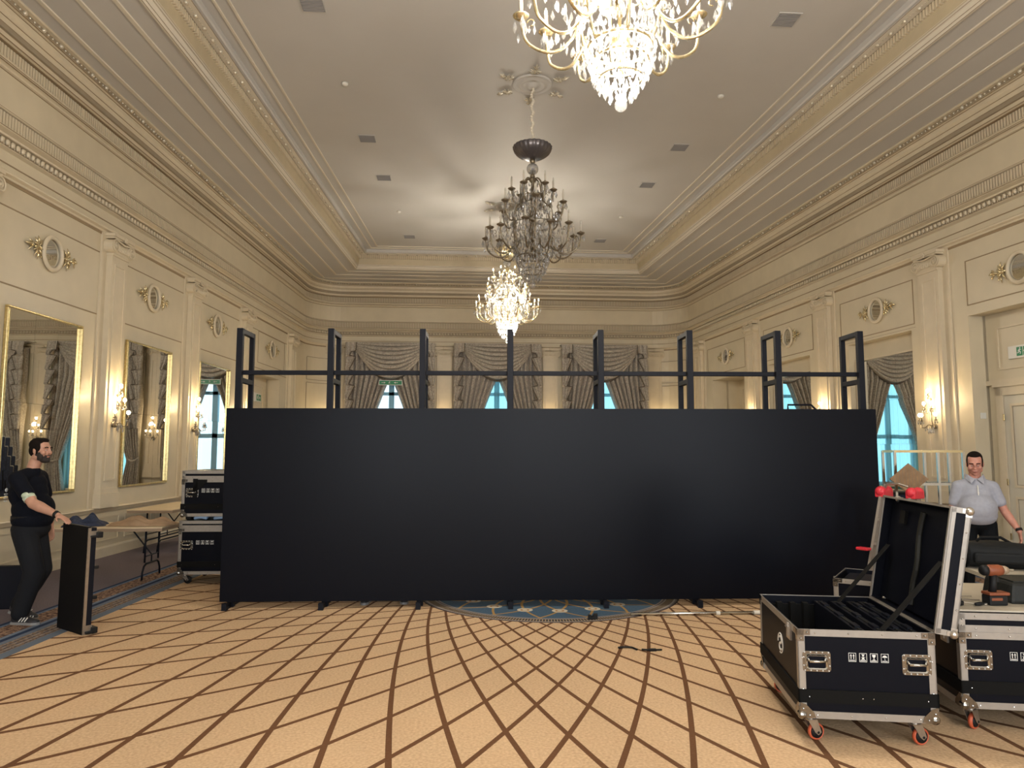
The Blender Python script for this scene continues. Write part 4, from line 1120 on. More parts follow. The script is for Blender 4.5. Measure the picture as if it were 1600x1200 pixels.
    if lid_h and open_lid is None:
        l_ = MB(); l_.box(0, L, 0, D, z1+.012, z1+lid_h); lo = l_.build('lid', M_blackpan, root)
        edges(z1+.010, z1+lid_h, 'lid_edge', lo)
        h_ = MB(); h_.box(.0, L, .0, D, z1, z1+.012); h_.build('lid_seam', M_alu, lo)
        for x in (L*.2, L*.8): 
            q = MB(); q.box(x-.03, x+.03, -.010, 0, z1-.05, z1+.06); 
    return root
CM = T(2.01, 4.20, 0) @ RZ(math.radians(-11.5))
case = flight_case(CM, .755, 1.02, .155, .655, 'open black flight case with raised lid nearest the camera', open_lid=True, handles=(.10, .655), hollow=True, ics=.40, logo=True)
# foam and slots inside
fm = MB()
fm.box(.014, .741, .014, .03, .17, .60); fm.box(.014, .03, .03, .99, .17, .60); fm.box(.014, .741, .985, 1.006, .17, .60)
for x in (.10, .19, .28): fm.box(x, x+.035, .93, .985, .17, .62)
fm.build('foam_lining', M_foam, case)
for i, x in enumerate((.36, .47, .58, .66)):
    p_ = MB(); p_.box(x, x+.055, .06, .96, .18, .635)
    for yy in (.2, .5, .8): p_.box(x+.012, x+.043, yy-.05, yy+.05, .635, .65)
    o = p_.build('led_cabinet', M_blackmet, None, M=None); o.matrix_world = CM
    tag(o, ['black LED cabinet stowed in the open flight case, leftmost slot', 'black LED cabinet in the open flight case, second slot from left', 'black LED cabinet in the open flight case, third slot from left', 'black LED cabinet in the open flight case, slot beside the lid'][i], 'led panel', 'LED cabinets in the open case')
    q = MB(); q.box(x+.02, x+.035, .1, .92, .636, .641); q.build('edge_strip', M_toolcase, o)
# raised lid, hinged on the right long side
LIDM = T(.765, 0, .66) @ Matrix.Rotation(math.radians(10), 4, 'Y')    # local z up along the lid, x thickness
lw, lh, lt = 1.02, .735, .11
lid = MB(); lid.box(lt-.012, lt, 0, lw, 0, lh); lid.box(0, lt-.012, 0, .012, 0, lh); lid.box(0, lt-.012, lw-.012, lw, 0, lh); lid.box(0, lt-.012, .012, lw-.012, 0, .012); lid.box(0, lt-.012, .012, lw-.012, lh-.012, lh)
lo = lid.build('lid', M_blackpan, case, M=LIDM)
a = MB(); e = .028
for y0, y1 in ((-.004, .004), (lw-.004, lw+.004)):
    a.box(0, e, y0, y1, 0, lh); a.box(lt-e, lt+.004, y0, y1, 0, lh); a.box(0, lt, y0, y1, lh-e, lh+.004); a.box(0, lt, y0, y1, -.004, e)
a.box(-.004, .006, -.004, .014, 0, lh); a.box(-.004, .006, lw-.014, lw+.004, 0, lh); a.box(-.004, .02, 0, lw, lh-.010, lh+.004); a.box(-.004, .006, 0, lw, -.004, .010)
a.box(lt-.004, lt+.004, -.004, e, 0, lh); a.box(lt-.004, lt+.004, lw-e, lw+.004, 0, lh); a.box(lt-e, lt+.004, 0, lw, lh-.004, lh+.004); a.box(lt-.004, lt+.004, 0, lw, lh-e, lh)
a.build('lid_edge', M_alu, lo)
for y in (.0, lw):
    for zz in (0.01, lh-.01):
        b_ = MB(); b_.ball((lt-.01, y, zz), .026, 12, 8); b_.box(lt-.05, lt-.01, y-.007, y+.007, zz-.012, zz+.012); b_.box(lt-.03, lt+.006, y-.007, y+.007, zz-.035 if zz > .1 else zz, zz if zz > .1 else zz+.035); b_.build('corner_fitting', M_steel, lo)
b_ = MB()
for zz in (.15, .3, .45, .6): b_.ball((lt-.014, -.006, zz), .005, 6, 4)
b_.build('rivets', M_chrome, lo, smooth=True)
fl = MB(); fl.box(.06, lt-.012, .03, lw-.03, .03, lh-.03); fl.build('foam_lining', M_blackpan, lo)
gs = MB(); gs.tube([(.050, .47+.012*math.sin(k*1.3), .07+k*.075) for k in range(9)], .020, 8); gs.build('foam_rib', M_toolcase, lo)
gs = MB(); gs.box(.040, .06, .72, .80, lh-.17, lh-.08); gs.build('lid_block', M_foam, lo)
for y in (.10, .90):
    st_ = MB(); p0 = Vector((.50, y, .63)); p1 = LIDM @ Vector((.03, y, .40)); d = (p1-p0); n_ = d.cross(Vector((0, 1, 0))).normalized()
    Y = Vector((0, .034, 0)); q = n_*.002
    vs = [p0-Y-q, p0+Y-q, p0+Y+q, p0-Y+q, p1-Y-q, p1+Y-q, p1+Y+q, p1-Y+q]
    st_.add([tuple(v) for v in vs], [(0, 1, 2, 3), (4, 5, 6, 7), (0, 1, 5, 4), (1, 2, 6, 5), (2, 3, 7, 6), (3, 0, 4, 7)])
    st_.build('lid_strap', M_strap, case)

C2M = T(3.07, 4.275, 0) @ RZ(math.radians(-11.5))
flight_case(C2M, .755, 1.02, .155, .60, 'closed black flight case used as a tool bench at the right edge', handles=(.10, .655), ics=.40, lid_h=.115)
C3M = T(3.26, 6.10, 0) @ RZ(math.radians(-38))
c3 = flight_case(C3M, .75, .62, .155, .60, 'dark open flight case behind the raised lid, below the ladder', handles=(), icons=False, hollow=True, open_lid=True)
f_ = MB(); f_.box(.02, .73, .02, .60, .17, .50); f_.build('foam_lining', M_foam, c3)
f_ = MB(); f_.box(.05, .35, .10, .50, .50, .585); o = f_.build('led_cabinet', M_blackmet, M=None, bevel=.01); o.matrix_world = C3M; tag(o, 'black boxy device lying in the open case below the ladder', 'device')
# stacked cases at the left
S1 = T(-3.585, 9.55, 0) @ RZ(math.radians(-2))
flight_case(S1, 1.02, .75, .13, .70, 'bottom black flight case of the stack left of the screen', handles=(.10,), ics=.235, lid_h=.10, casters=True, dark_wheels=True)
S2 = T(-3.575, 9.56, .80) @ RZ(math.radians(-1.5))
s2 = flight_case(S2, 1.02, .75, .06, .53, 'top black flight case of the stack left of the screen', handles=(.13,), ics=.265, lid_h=.11, casters=False)
f_ = MB(); f_.add(*(lambda m: (m.v, m.f))(MB().box(.14, .20, -.016, -.012, .30, .54)), Matrix.Identity(4)); f_.prism([(.14, .36), (.17, .36), (.32, .50), (.32, .53), (.20, .53), (.14, .42)], -.016, -.012); f_.build('webbing_strap', M_strap, s2)
w4 = MB()
for x in (.09, .90):
    for y in (.08, .64):
        w4.lathe([(.02, -.035), (.06, -.03), (.06, .03), (.02, .035)], 16, T(x, y, .055) @ Matrix.Rotation(PI/2, 4, 'Y'))
w4.v = [(x, y, z*.55) for x, y, z in w4.v]
w4.build('dish_wheels', M_rubber, s2)
for x, x1, l_ in ((.17, .33, 'left'), (.42, .95, 'right')):
    b = MB(); P = [[(x+(x1-x)*i/8, .0+.10*j, .828+.035*math.sin(j*1.3)*.5+.03*math.sin(PI*i/8)*(.5)) for j in range(7)] for i in range(9)]
    b.grid(P); o = b.build('blue_film_roll', M_blueplast, solid=.03, smooth=True); o.matrix_world = S1 @ T(0, .02, -.0); tag(o, 'crumpled blue plastic film between the two stacked cases, %s piece' % l_, 'plastic film')

# ---------------------------------------------------------------- folding tables
def folding_table(M, L, D, label, H=.72):
    root = empty('folding_table', M, label, 'table')
    t = MB(); t.box(0, L, 0, D, H-.018, H); t.build('tabletop', M_ply, root, bevel=.004)
    e_ = MB(); e_.box(.004, L-.004, .004, D-.004, H-.055, H-.018); e_.build('edge_band', M_plyedge, root)
    for x, sg in ((.27, 1), (L-.27, -1)):
        l_ = MB(); hi = H-.055
        for y in (.16, D-.16):
            l_.tube([(x, y, hi), (x, y, .22)], .0125, 8)
        l_.tube([(x, .09, 0), (x, .10, .10), (x, .14, .17), (x, .20, .20), (x, D-.20, .20), (x, D-.14, .17), (x, D-.10, .10), (x, D-.09, 0)], .0135, 8)
        l_.build('leg_frame', M_blackmet, root, smooth=True)
        b = MB(); b.tube([(x, D/2, .21), (x, D/2, .30), (x+sg*.28, D/2, hi)], .010, 6); b.tube([(x, .16, .30), (x, D-.16, .30)], .009, 6); b.build('brace', M_blackmet, root)
    return root
folding_table(T(-5.42, 9.78, 0) @ RZ(math.radians(0)), 1.53, .74, 'long folding table behind the bearded man with a dust sheet on it', .70)
folding_table(T(-5.50, 12.35, 0) @ RZ(math.radians(86.8-90)), .76, 1.83, 'folding table pushed against the left wall beneath the second mirror', .72)
# crumpled sheet on the table
def cloth(name, M, L, D, H, m, label, cat, seed, res=40, folds=7):
    random.seed(seed); ph = [random.uniform(0, 6) for _ in range(12)]
    P = []
    for i in range(res+1):
        row = []; u = i/res
        for j in range(res+1):
            v = j/res; ed = (math.sin(PI*u)**.5)*(math.sin(PI*v)**.5)
            z = H*ed*(.62+.22*math.sin(u*folds*2+ph[0]+2*v)+.16*math.sin(v*folds*3+ph[1]+u*5)+.10*math.sin((u+v)*17+ph[2]))
            row.append((L*(u-.5)*(1+.05*math.sin(v*9+ph[3])), D*(v-.5)*(1+.08*math.sin(u*8+ph[4])), max(.004, z)))
        P.append(row)
    n = res+1; mb = MB(); mb.grid(P)
    base = [[(x, y, 0.0) for x, y, z in row] for row in P]; mb.grid(base)
    o = mb.build(name, m, smooth=True); o.matrix_world = M; tag(o, label, cat); return o
cloth('dust_sheet', T(-4.28, 10.12, .70), .82, .48, .13, M_cloth, 'crumpled brown dust sheet lying on the nearer folding table', 'cloth', 3)
cloth('blue_jacket', T(-5.0, 10.05, .70) @ RZ(.3), .50, .40, .17, M_navy, 'dark blue jacket bunched on the table behind the bearded man', 'jacket', 5)

# ---------------------------------------------------------------- loose LED cabinet held by the bearded man
pd = Vector((-3.475, 7.045, 0))-Vector((-3.89, 7.385, 0)); pa = math.atan2(pd.y, pd.x)
PM = T(-3.885, 7.38, 0) @ RZ(pa) @ Matrix.Rotation(math.radians(0.9), 4, 'Y')
root = empty('led_cabinet', PM, 'single black LED cabinet stood on end under the bearded man\'s hand', 'led panel')
b = MB(); b.box(0, .52, 0, .022, 0, 1.0); b.build('display_face', M_matte, root)
b = MB(); b.box(0, .52, .022, .075, .012, .99); b.build('cabinet_back', M_blackmet, root)
b = MB(); b.box(.508, .524, .0, .026, .01, .99); b.box(.50, .526, .02, .08, .03, .09); b.box(.50, .526, .02, .08, .90, .96); b.build('edge_trim', M_steel, root)
for zz in (.05, .93):
    b = MB(); b.box(.46, .56, .07, .12, zz-.035, zz+.02); b.box(.5, .56, .02, .1, zz-.03, zz-.01); b.build('locking_lug', M_rubber, root, bevel=.005)
for zz in (.34, .62):
    b = MB(); b.box(.49, .535, .07, .11, zz-.015, zz+.015); b.build('locking_lug', M_rubber, root, bevel=.005)
# second cabinet at the left edge of the frame
o = MB(); o.box(0, .50, 0, .07, 0, .46); x_ = o.build('led_cabinet', M_blackmet, bevel=.01); x_.matrix_world = T(-5.16, 8.20, 0) @ RZ(.1); tag(x_, 'navy black panel standing on the carpet at the extreme left edge', 'led panel')

# ---------------------------------------------------------------- small things on the floor
cb = MB(); cb.tube([(-.12, 0, .01), (-.06, .01, .012), (0, 0, .01)], .008, 6); cb.tube([(.0, 0, .01), (.03, -.07, .01)], .008, 6)
o = cb.build('cable_tie', M_rubber); o.matrix_world = T(1.50, 6.25, 0); tag(o, 'small black bent strap lying on the carpet, left one', 'strap', 'straps on the carpet')
cb = MB(); cb.tube([(-.09, .02, .01), (-.03, -.01, .012), (.08, 0, .01)], .008, 6); cb.box(-.03, .03, -.012, .012, .0, .02)
o = cb.build('cable_tie', M_rubber); o.matrix_world = T(1.66, 6.16, 0); tag(o, 'small black strap lying on the carpet, right one', 'strap', 'straps on the carpet')
cb = MB(); cb.box(-.03, .03, -.03, .03, 0, .03); cb.box(.01, .05, -.01, .02, .0, .055); cb.box(-.05, -.02, -.02, .0, 0, .05)
o = cb.build('black_clamp', M_rubber, bevel=.004); o.matrix_world = T(1.36, 7.33, 0); tag(o, 'small black clamp on the carpet beside the blue medallion', 'clamp')
cb = MB(); cb.tube([(0, 0, .018), (1.55, -.03, .018)], .016, 10); root = cb.build('telescopic_pole', M_chrome, smooth=True); root.matrix_world = T(1.78, 7.44, 0); tag(root, 'long silver pole lying on the carpet between screen and open case', 'pole')
j = MB(); j.tube([(.90, -.017, .018), (.94, -.018, .018)], .021, 10); j.tube([(1.3, -.025, .018), (1.37, -.026, .018)], .022, 10); j.build('pole_joint', M_whitepl, root)

# ---------------------------------------------------------------- ladder, shelf rack, things at the right
LM_ = T(4.52, 7.08, -.0) @ Matrix.Diagonal((1, 1, .955, 1)) @ RZ(math.radians(-62))
root = empty('step_ladder', LM_, 'aluminium step ladder with red caps leaning behind the raised lid', 'ladder')
for sx in (-.19, .19):
    for sg in (-1, 1):
        r_ = MB(); d = .36
        p0 = Vector((sx*1.25 if sg < 0 else sx*1.1, sg*d, .02)); p1 = Vector((sx*.8, sg*.05, 1.30))
        ax = (p1-p0).normalized(); L = (p1-p0).length
        up = ax; side = Vector((1, 0, 0)); fw = up.cross(side).normalized(); side = fw.cross(up).normalized()
        M = Matrix(((side.x, fw.x, up.x, p0.x), (side.y, fw.y, up.y, p0.y), (side.z, fw.z, up.z, p0.z), (0, 0, 0, 1)))
        r_.box(-.010, .010, -.035, .035, 0, L, M); r_.box(-.014, .014, -.036, -.028, 0, L, M); r_.box(-.014, .014, .028, .036, 0, L, M)
        r_.build('rail', M_alu, root)
        ft = MB(); ft.box(-.02, .02, -.04, .04, -.02, .05, M); ft.build('rubber_foot', M_red, root)
for k in range(1, 5):
    t = k/5; z_ = .02+1.28*t
    for sg in (-1,) + ((1,) if k in (1, 3) else ()):
        s_ = MB(); y_ = sg*(.36+(.05-.36)*t); w_ = .19*(1.25+(.8-1.25)*t); s_.box(-w_, w_, y_-.035, y_+.035, z_-.012, z_+.010); s_.build('tread', M_alu, root)
for sx in (-.16, .16):
    tp = MB(); tp.box(sx-.05, sx+.05, -.09, .09, 1.28, 1.36); tp.ball((sx, -.06, 1.345), .055, 14, 9); tp.ball((sx, .06, 1.345), .055, 14, 9); tp.build('hinge_cap', M_red, root, bevel=.01)

h = MB(); h.tube([(-.16, 0, 1.36), (-.12, 0, 1.42), (0, 0, 1.43), (.1, 0, 1.40)], .012, 8); h.build('top_bar', M_steel, root)
h = MB(); h.box(-.30, -.17, -.33, -.25, .72, .75); h.build('red_latch', M_red, root, bevel=.01)

# chrome and brass shelf rack
RKM = T(6.28, 9.9, 0) @ RZ(math.radians(-8))
root = empty('shelf_rack', RKM, 'tall chrome and brass shelf rack standing beside the smiling man', 'shelf rack')
posts = [(0, 0), (.60, 0), (.95, 0), (0, .38), (.60, .38), (.95, .38)]
for x, y in posts:
    p_ = MB(); p_.box(x-.016, x+.016, y-.016, y+.016, 0, 1.70); p_.build('upright', M_chrome, root)
for zz in (1.69, 1.22, .82, .36):
    r_ = MB()
    for y in (0, .38): r_.box(0, .95, y-.017, y+.017, zz-.017, zz+.017)
    for x in (0, .60, .95): r_.box(x-.013, x+.013, 0, .38, zz-.013, zz+.013)
    r_.build('shelf_rail', M_chrome if zz in (1.22, .36) else M_brass, root)
g = MB()
for zz in (1.25, .85): g.box(.0, .95, .0, .38, zz-.006, zz)
g.build('glass_shelf', M_glass, root)
fan = MB(); fan.prism([(-.27, .0), (0, .22), (.27, .0), (0, -.22)], -.012, .012); 
o = fan.build('parquet_board', M_parq); o.matrix_world = T(6.36, 9.72, 1.30) @ RZ(-.1); tag(o, 'diamond shaped striped wooden board propped on the shelf rack', 'board')
st_ = MB()
for k in range(-5, 6): 
    x = k*.045; h_ = .22*(1-abs(x)/.27)-.005; st_.box(x-.004, x+.004, -.014, -.011, -h_, h_)
st_.build('board_strip', M_plyedge, o)
# dark table with boxes behind the screen end
dk = empty('serving_counter', T(5.75, 10.6, 0), 'dark equipment table behind the right end of the screen', 'table')
d_ = MB(); d_.box(0, 1.3, 0, .6, 1.02, 1.06); d_.build('counter_top', M_rubber, dk)
d_ = MB(); d_.box(.05, 1.25, .05, .55, 0, 1.02); d_.build('counter_body', M_navy, dk)
d_ = MB()
for k in range(6): d_.box(.1+k*.18, .2+k*.18, .03, .05, .86, .98)
d_.build('equipment_row', M_steel, dk)
b_ = MB(); b_.box(0, .20, 0, .25, 0, .34); o = b_.build('cardboard_box', M_cardb, bevel=.01); o.matrix_world = T(5.9, 10.7, 1.06); tag(o, 'dark brown box standing on the equipment table', 'box')
b2 = MB(); b2.box(.03, .17, -.003, 0, .08, .22); b2.build('box_label', M_cardb if False else M_plyedge, o)

# ---------------------------------------------------------------- things on the tool bench case
zt = .715+.004
zt += .013
def on2(x, y, z=zt): return C2M @ T(x, y, z)
zt -= .013; bd = MB(); bd.box(.02, .735, .03, .98, 0, .012); o = bd.build('board', M_woodlid, bevel=.003); o.matrix_world = C2M @ T(.0, 0, zt); tag(o, 'pale wooden board lying across the tool bench case', 'board')
zt += .013
# driver
DRM = C2M @ T(.30, .20, zt) @ RZ(math.radians(10))
root = empty('cordless_driver', DRM, 'orange and black cordless driver standing on the closed case', 'drill')
b = MB(); b.box(-.045, .075, -.04, .04, 0, .062); b.build('battery', M_rubber, root, bevel=.008)
b = MB(); b.box(-.045, .09, -.042, .042, .062, .082); b.box(-.035, .04, -.043, .043, .03, .05); b.build('battery_clip', M_dorange, root, bevel=.006)
b = MB(); b.tube([(.0, 0, .075), (.01, 0, .13), (.015, 0, .19)], [.024, .021, .024], 12); b.build('grip', M_rubber, root, smooth=True)
b = MB(); b.box(.03, .045, -.007, .007, .14, .17); b.build('trigger', M_rubber, root)
b = MB(); X90 = Matrix.Rotation(PI/2, 4, 'Y'); b.lathe([(.028, -.03), (.036, -.01), (.036, .05), (.030, .07)], 20, T(0.0, 0, .215) @ X90); b.build('motor_housing', M_dorange, root, smooth=True)
b = MB(); b.lathe([(.025, -.065), (.034, -.05), (.034, -.03)], 20, T(0, 0, .215) @ X90); b.build('rear_cap', M_rubber, root, smooth=True)
b = MB(); b.lathe([(.030, .07), (.027, .095), (.016, .115)], 20, T(0, 0, .215) @ X90); b.build('gear_nose', M_plyedge, root, smooth=True)
b = MB(); b.lathe([(.007, .11), (.007, .15)], 8, T(0, 0, .215) @ X90); b.build('bit_holder', M_steel, root)
# tool case
root = empty('tool_case', C2M @ T(.42, .22, zt) @ RZ(.05), 'black plastic tool case lying open side down beside the cordless driver', 'tool case')
b = MB(); b.box(0, .46, 0, .34, 0, .13); b.v = [(x+(.03 if z > .1 and x < .1 else 0), y+(.03 if z > .1 and y < .1 else 0), z) for x, y, z in b.v]; b.build('case_shell', M_toolcase, root, bevel=.02)
b = MB(); b.box(.05, .42, .05, .30, .128, .138); b.build('lid_relief', M_toolcase, root, bevel=.004)
b = MB(); b.box(.19, .25, -.014, .0, .03, .085); b.build('latch', M_whitepl, root, bevel=.004)
# hand tools
random.seed(11)
for k, (x, y, a, l_) in enumerate(((.06, .10, .3, .13), (.09, .17, -.2, .16), (.12, .26, .1, .15), (.07, .33, -.5, .12), (.14, .38, .15, .14), (.20, .13, .5, .10))):
    root = empty('screwdriver', on2(x, y+.02, zt) @ RZ(a), ['short hand tool nearest the front edge of the bench case', 'black hand tool lying left of the cordless driver base', 'long black hand tool behind the cordless driver', 'small hand tool at the far left of the bench case', 'hand tool at the back of the tool pile', 'thin bit lying against the cordless driver'][k], 'hand tool', 'loose tools on the bench case')
    b = MB(); b.tube([(-.04, 0, .013), (0, 0, .013), (.03, 0, .013)], [.010, .013, .009], 8); b.build('grip', M_rubber, root, smooth=True)
    b = MB(); b.tube([(.03, 0, .012), (l_, 0, .008)], .0035, 6); b.build('shaft', M_steel, root)
# soft bag behind
def soft_bag(M, L, D, H, label):
    root = empty('equipment_bag', M, label, 'bag')
    b = MB(); P = []
    for i in range(25):
        u = i/24; row = []; k = (math.sin(PI*u)**.22 if 0 < u < 1 else .0)
        for j in range(24):
            a = 2*PI*j/24; ca, sa = math.cos(a), math.sin(a); r = 1/(abs(ca)**3.2+abs(sa)**3.2)**(1/3.2)
            row.append((L*(u-.5), D/2*r*ca*k*(1+.03*math.sin(u*21)), H/2+H/2*r*sa*k*(1+.06*math.sin(u*15+ca*3))*(1 if sa < 0 else 1-.18*u)*(1+.05*math.sin(i*1.9+j*2.3))))
        P.append(row)
    b.grid(P, closed=True); b.build('bag_body', M_bag, root, smooth=True, sub=1)
    k_ = MB(); k_.box(-L*.24, L*.24, -D*.56, -D*.40, H*.22, H*.62); k_.build('bag_pocket', M_bag, root, bevel=.02)
    k_ = MB(); k_.tube([(-L*.42, -D*.36, H*.80), (0, -D*.40, H*.80), (L*.42, -D*.33, H*.70)], .006, 6); k_.build('bag_zip', M_strap, root)
    h = MB()
    for x in (-L*.05,): h.tube([(x-.12, 0, H*.96), (x-.08, 0, H*1.10), (x+.06, 0, H*1.12), (x+.13, 0, H*.92)], .012, 8)
    h.build('carry_handle', M_strap, root, smooth=True)
    for x in (-L*.28, L*.30):
        s_ = MB(); s_.tube([(x, D/2*1.03*math.cos(t), H/2+H/2*1.03*math.sin(t)*(1-.12*(x/L+.5))) for t in [2*PI*k/24 for k in range(25)]], .014, 6); s_.build('bag_strap', M_strap, root, smooth=True)
    return root
b_ = empty('folding_table', T(4.15, 5.42, 0) @ RZ(math.radians(-14)), 'low table behind the tool bench case carrying the black bag', 'table')
t = MB(); t.box(0, 1.5, 0, .7, .70, .73); t.build('tabletop', M_woodlid, b_)
t = MB()
for x in (.1, 1.4):
    for y in (.1, .6): t.tube([(x, y, 0), (x, y, .70)], .015, 8)
t.build('leg_frame', M_blackmet, b_)
soft_bag(T(4.55, 5.78, .732) @ RZ(math.radians(-22)), .98, .34, .22, 'long black equipment bag in front of the smiling man')

# stacked banquet chairs, seen in the nearest mirror
def banquet_chair(label):
    root = empty('banquet_chair', Matrix.Identity(4), label, 'chair', 'stacked navy banquet chairs')
    s_ = MB(); s_.box(-.22, .22, -.22, .20, .40, .50); s_.build('seat', M_navy, root, bevel=.02)
    P = MB(); P.box(-.21, .21, .17, .21, .50, .92); P.build('backrest', M_navy, root, bevel=.03)
    p2 = MB()
    for zz in (.50, .92): p2.tube([(-.21, .165, zz), (.21, .165, zz)], .013, 6)
    p2.tube([(-.22, -.225, .45), (.22, -.225, .45)], .014, 6); p2.tube([(-.21, .165, .5), (-.21, .165, .92)], .008, 6); p2.tube([(.21, .165, .5), (.21, .165, .92)], .008, 6)
    p2.build('piping', M_stripe, root)
    for x in (-.2, .2):
        for y in (-.19, .18):
            l = MB(); l.tube([(x, y, .43), (x*1.08, y*1.15, 0)], .011, 6); l.build('leg', M_blackmet, root)
    return root
LEV = ('at the very bottom', 'second from the bottom', 'third from the bottom', 'in the middle', 'third from the top', 'second from the top', 'at the very top')
chair0 = banquet_chair('')
for col_, (cx, cy, nm_) in enumerate(((-3.45, 13.1, 'nearer'), (-3.0, 13.9, 'farther'))):
    for k in range(7):
        c_ = chair0 if (col_ == 0 and k == 0) else copy_tree(chair0)
        c_.matrix_world = T(cx+k*.05*.64, cy-k*.05*.77, k*.17) @ RZ(math.radians(140))
        c_['label'] = 'navy banquet chair %s of the %s stack mirrored beside the bearded man' % (LEV[k], nm_)

# ---------------------------------------------------------------- people
def seg(mb, a, b, ra, rb, n=14):
    a, b = Vector(a), Vector(b); mb.ball(a, ra, n, 9); mb.ball(b, rb, n, 9); mb.tube([a, b], [ra, rb], n)
def ell(mb, c, r, rot=None): mb.ball(c, 1, 20, 14, sc=r, rot=Euler(rot).to_matrix() if rot else None)
def fuse(name, mb, m, parent, vox=.008, smooth=6):
    o = mb.build(name, m, None)
    md = o.modifiers.new('r', 'REMESH'); md.mode = 'VOXEL'; md.voxel_size = vox; md.use_smooth_shade = True
    if smooth: sm = o.modifiers.new('s', 'SMOOTH'); sm.factor = .5; sm.iterations = smooth
    dg = bpy.context.evaluated_depsgraph_get(); dg.update(); ev = o.evaluated_get(dg)
    me = bpy.data.meshes.new_from_object(ev, depsgraph=dg); o.modifiers.clear(); old = o.data; o.data = me; bpy.data.meshes.remove(old)
    me.materials.clear(); me.materials.append(m); me.polygons.foreach_set('use_smooth', [True]*len(me.polygons))
    o.parent = parent; return o
def hand(mb, w, d, n, sg, curl=.3):
    """w wrist, d direction of the fingers, n palm normal (towards the palm side); thumb on side sg"""
    w, d, n = Vector(w), Vector(d).normalized(), Vector(n).normalized(); s = d.cross(n).normalized()*sg
    n = s.cross(d).normalized()*(1 if s.cross(d).dot(n) > 0 else -1)
    for q in (-.026, -.009, .009, .026): seg(mb, w+d*.01+s*q*.7, w+d*.085+s*q, .014, .012, 8)
    for q, L in ((.030, .068), (.010, .078), (-.010, .073), (-.029, .056)):
        b0 = w+d*.09+s*q; d1 = (d*math.cos(curl)+n*math.sin(curl)); d2 = (d*math.cos(curl*2.4)+n*math.sin(curl*2.4))
        k = b0+d1*L*.5; seg(mb, b0, k, .0095, .0088, 8); seg(mb, k, k+d2*L*.5, .0088, .0075, 8)
    t0 = w+d*.03+s*.026; t1 = t0+(d*.5+s*.8+n*.2).normalized()*.042; seg(mb, t0, t1, .013, .011, 8); seg(mb, t1, t1+(d*.85+s*.3+n*.3).normalized()*.036, .011, .009, 8)
def head(mb, c, R, girth=1.0):
    c = Vector(c)
    def E(p, r, rr=None): mb.ball(c+R @ Vector(p), 1, 20, 14, sc=tuple(x*girth if i else x for i, x in enumerate(r)), rot=R @ (Euler(rr).to_matrix() if rr else Matrix.Identity(3)))
    E((-.012, 0, .035), (.096, .076, .088)); E((.020, 0, -.035), (.068, .062, .078)); E((.045, 0, -.078), (.040, .042, .030)); E((.070, 0, -.092), (.020, .024, .018))
    E((.075, 0, .035), (.020, .055, .018)); E((.094, 0, .000), (.014, .011, .030), (0, .35, 0)); E((.108, 0, -.018), (.014, .015, .012))
    E((.088, 0, -.052), (.011, .026, .008)); E((.086, 0, -.064), (.011, .022, .008))
    for q in (-1, 1):
        E((.064, q*.042, -.018), (.028, .024, .026)); E((-.005, q*.077, -.005), (.018, .009, .032), (0, -.2, 0)); E((.00, q*.05, -.06), (.045, .022, .035))
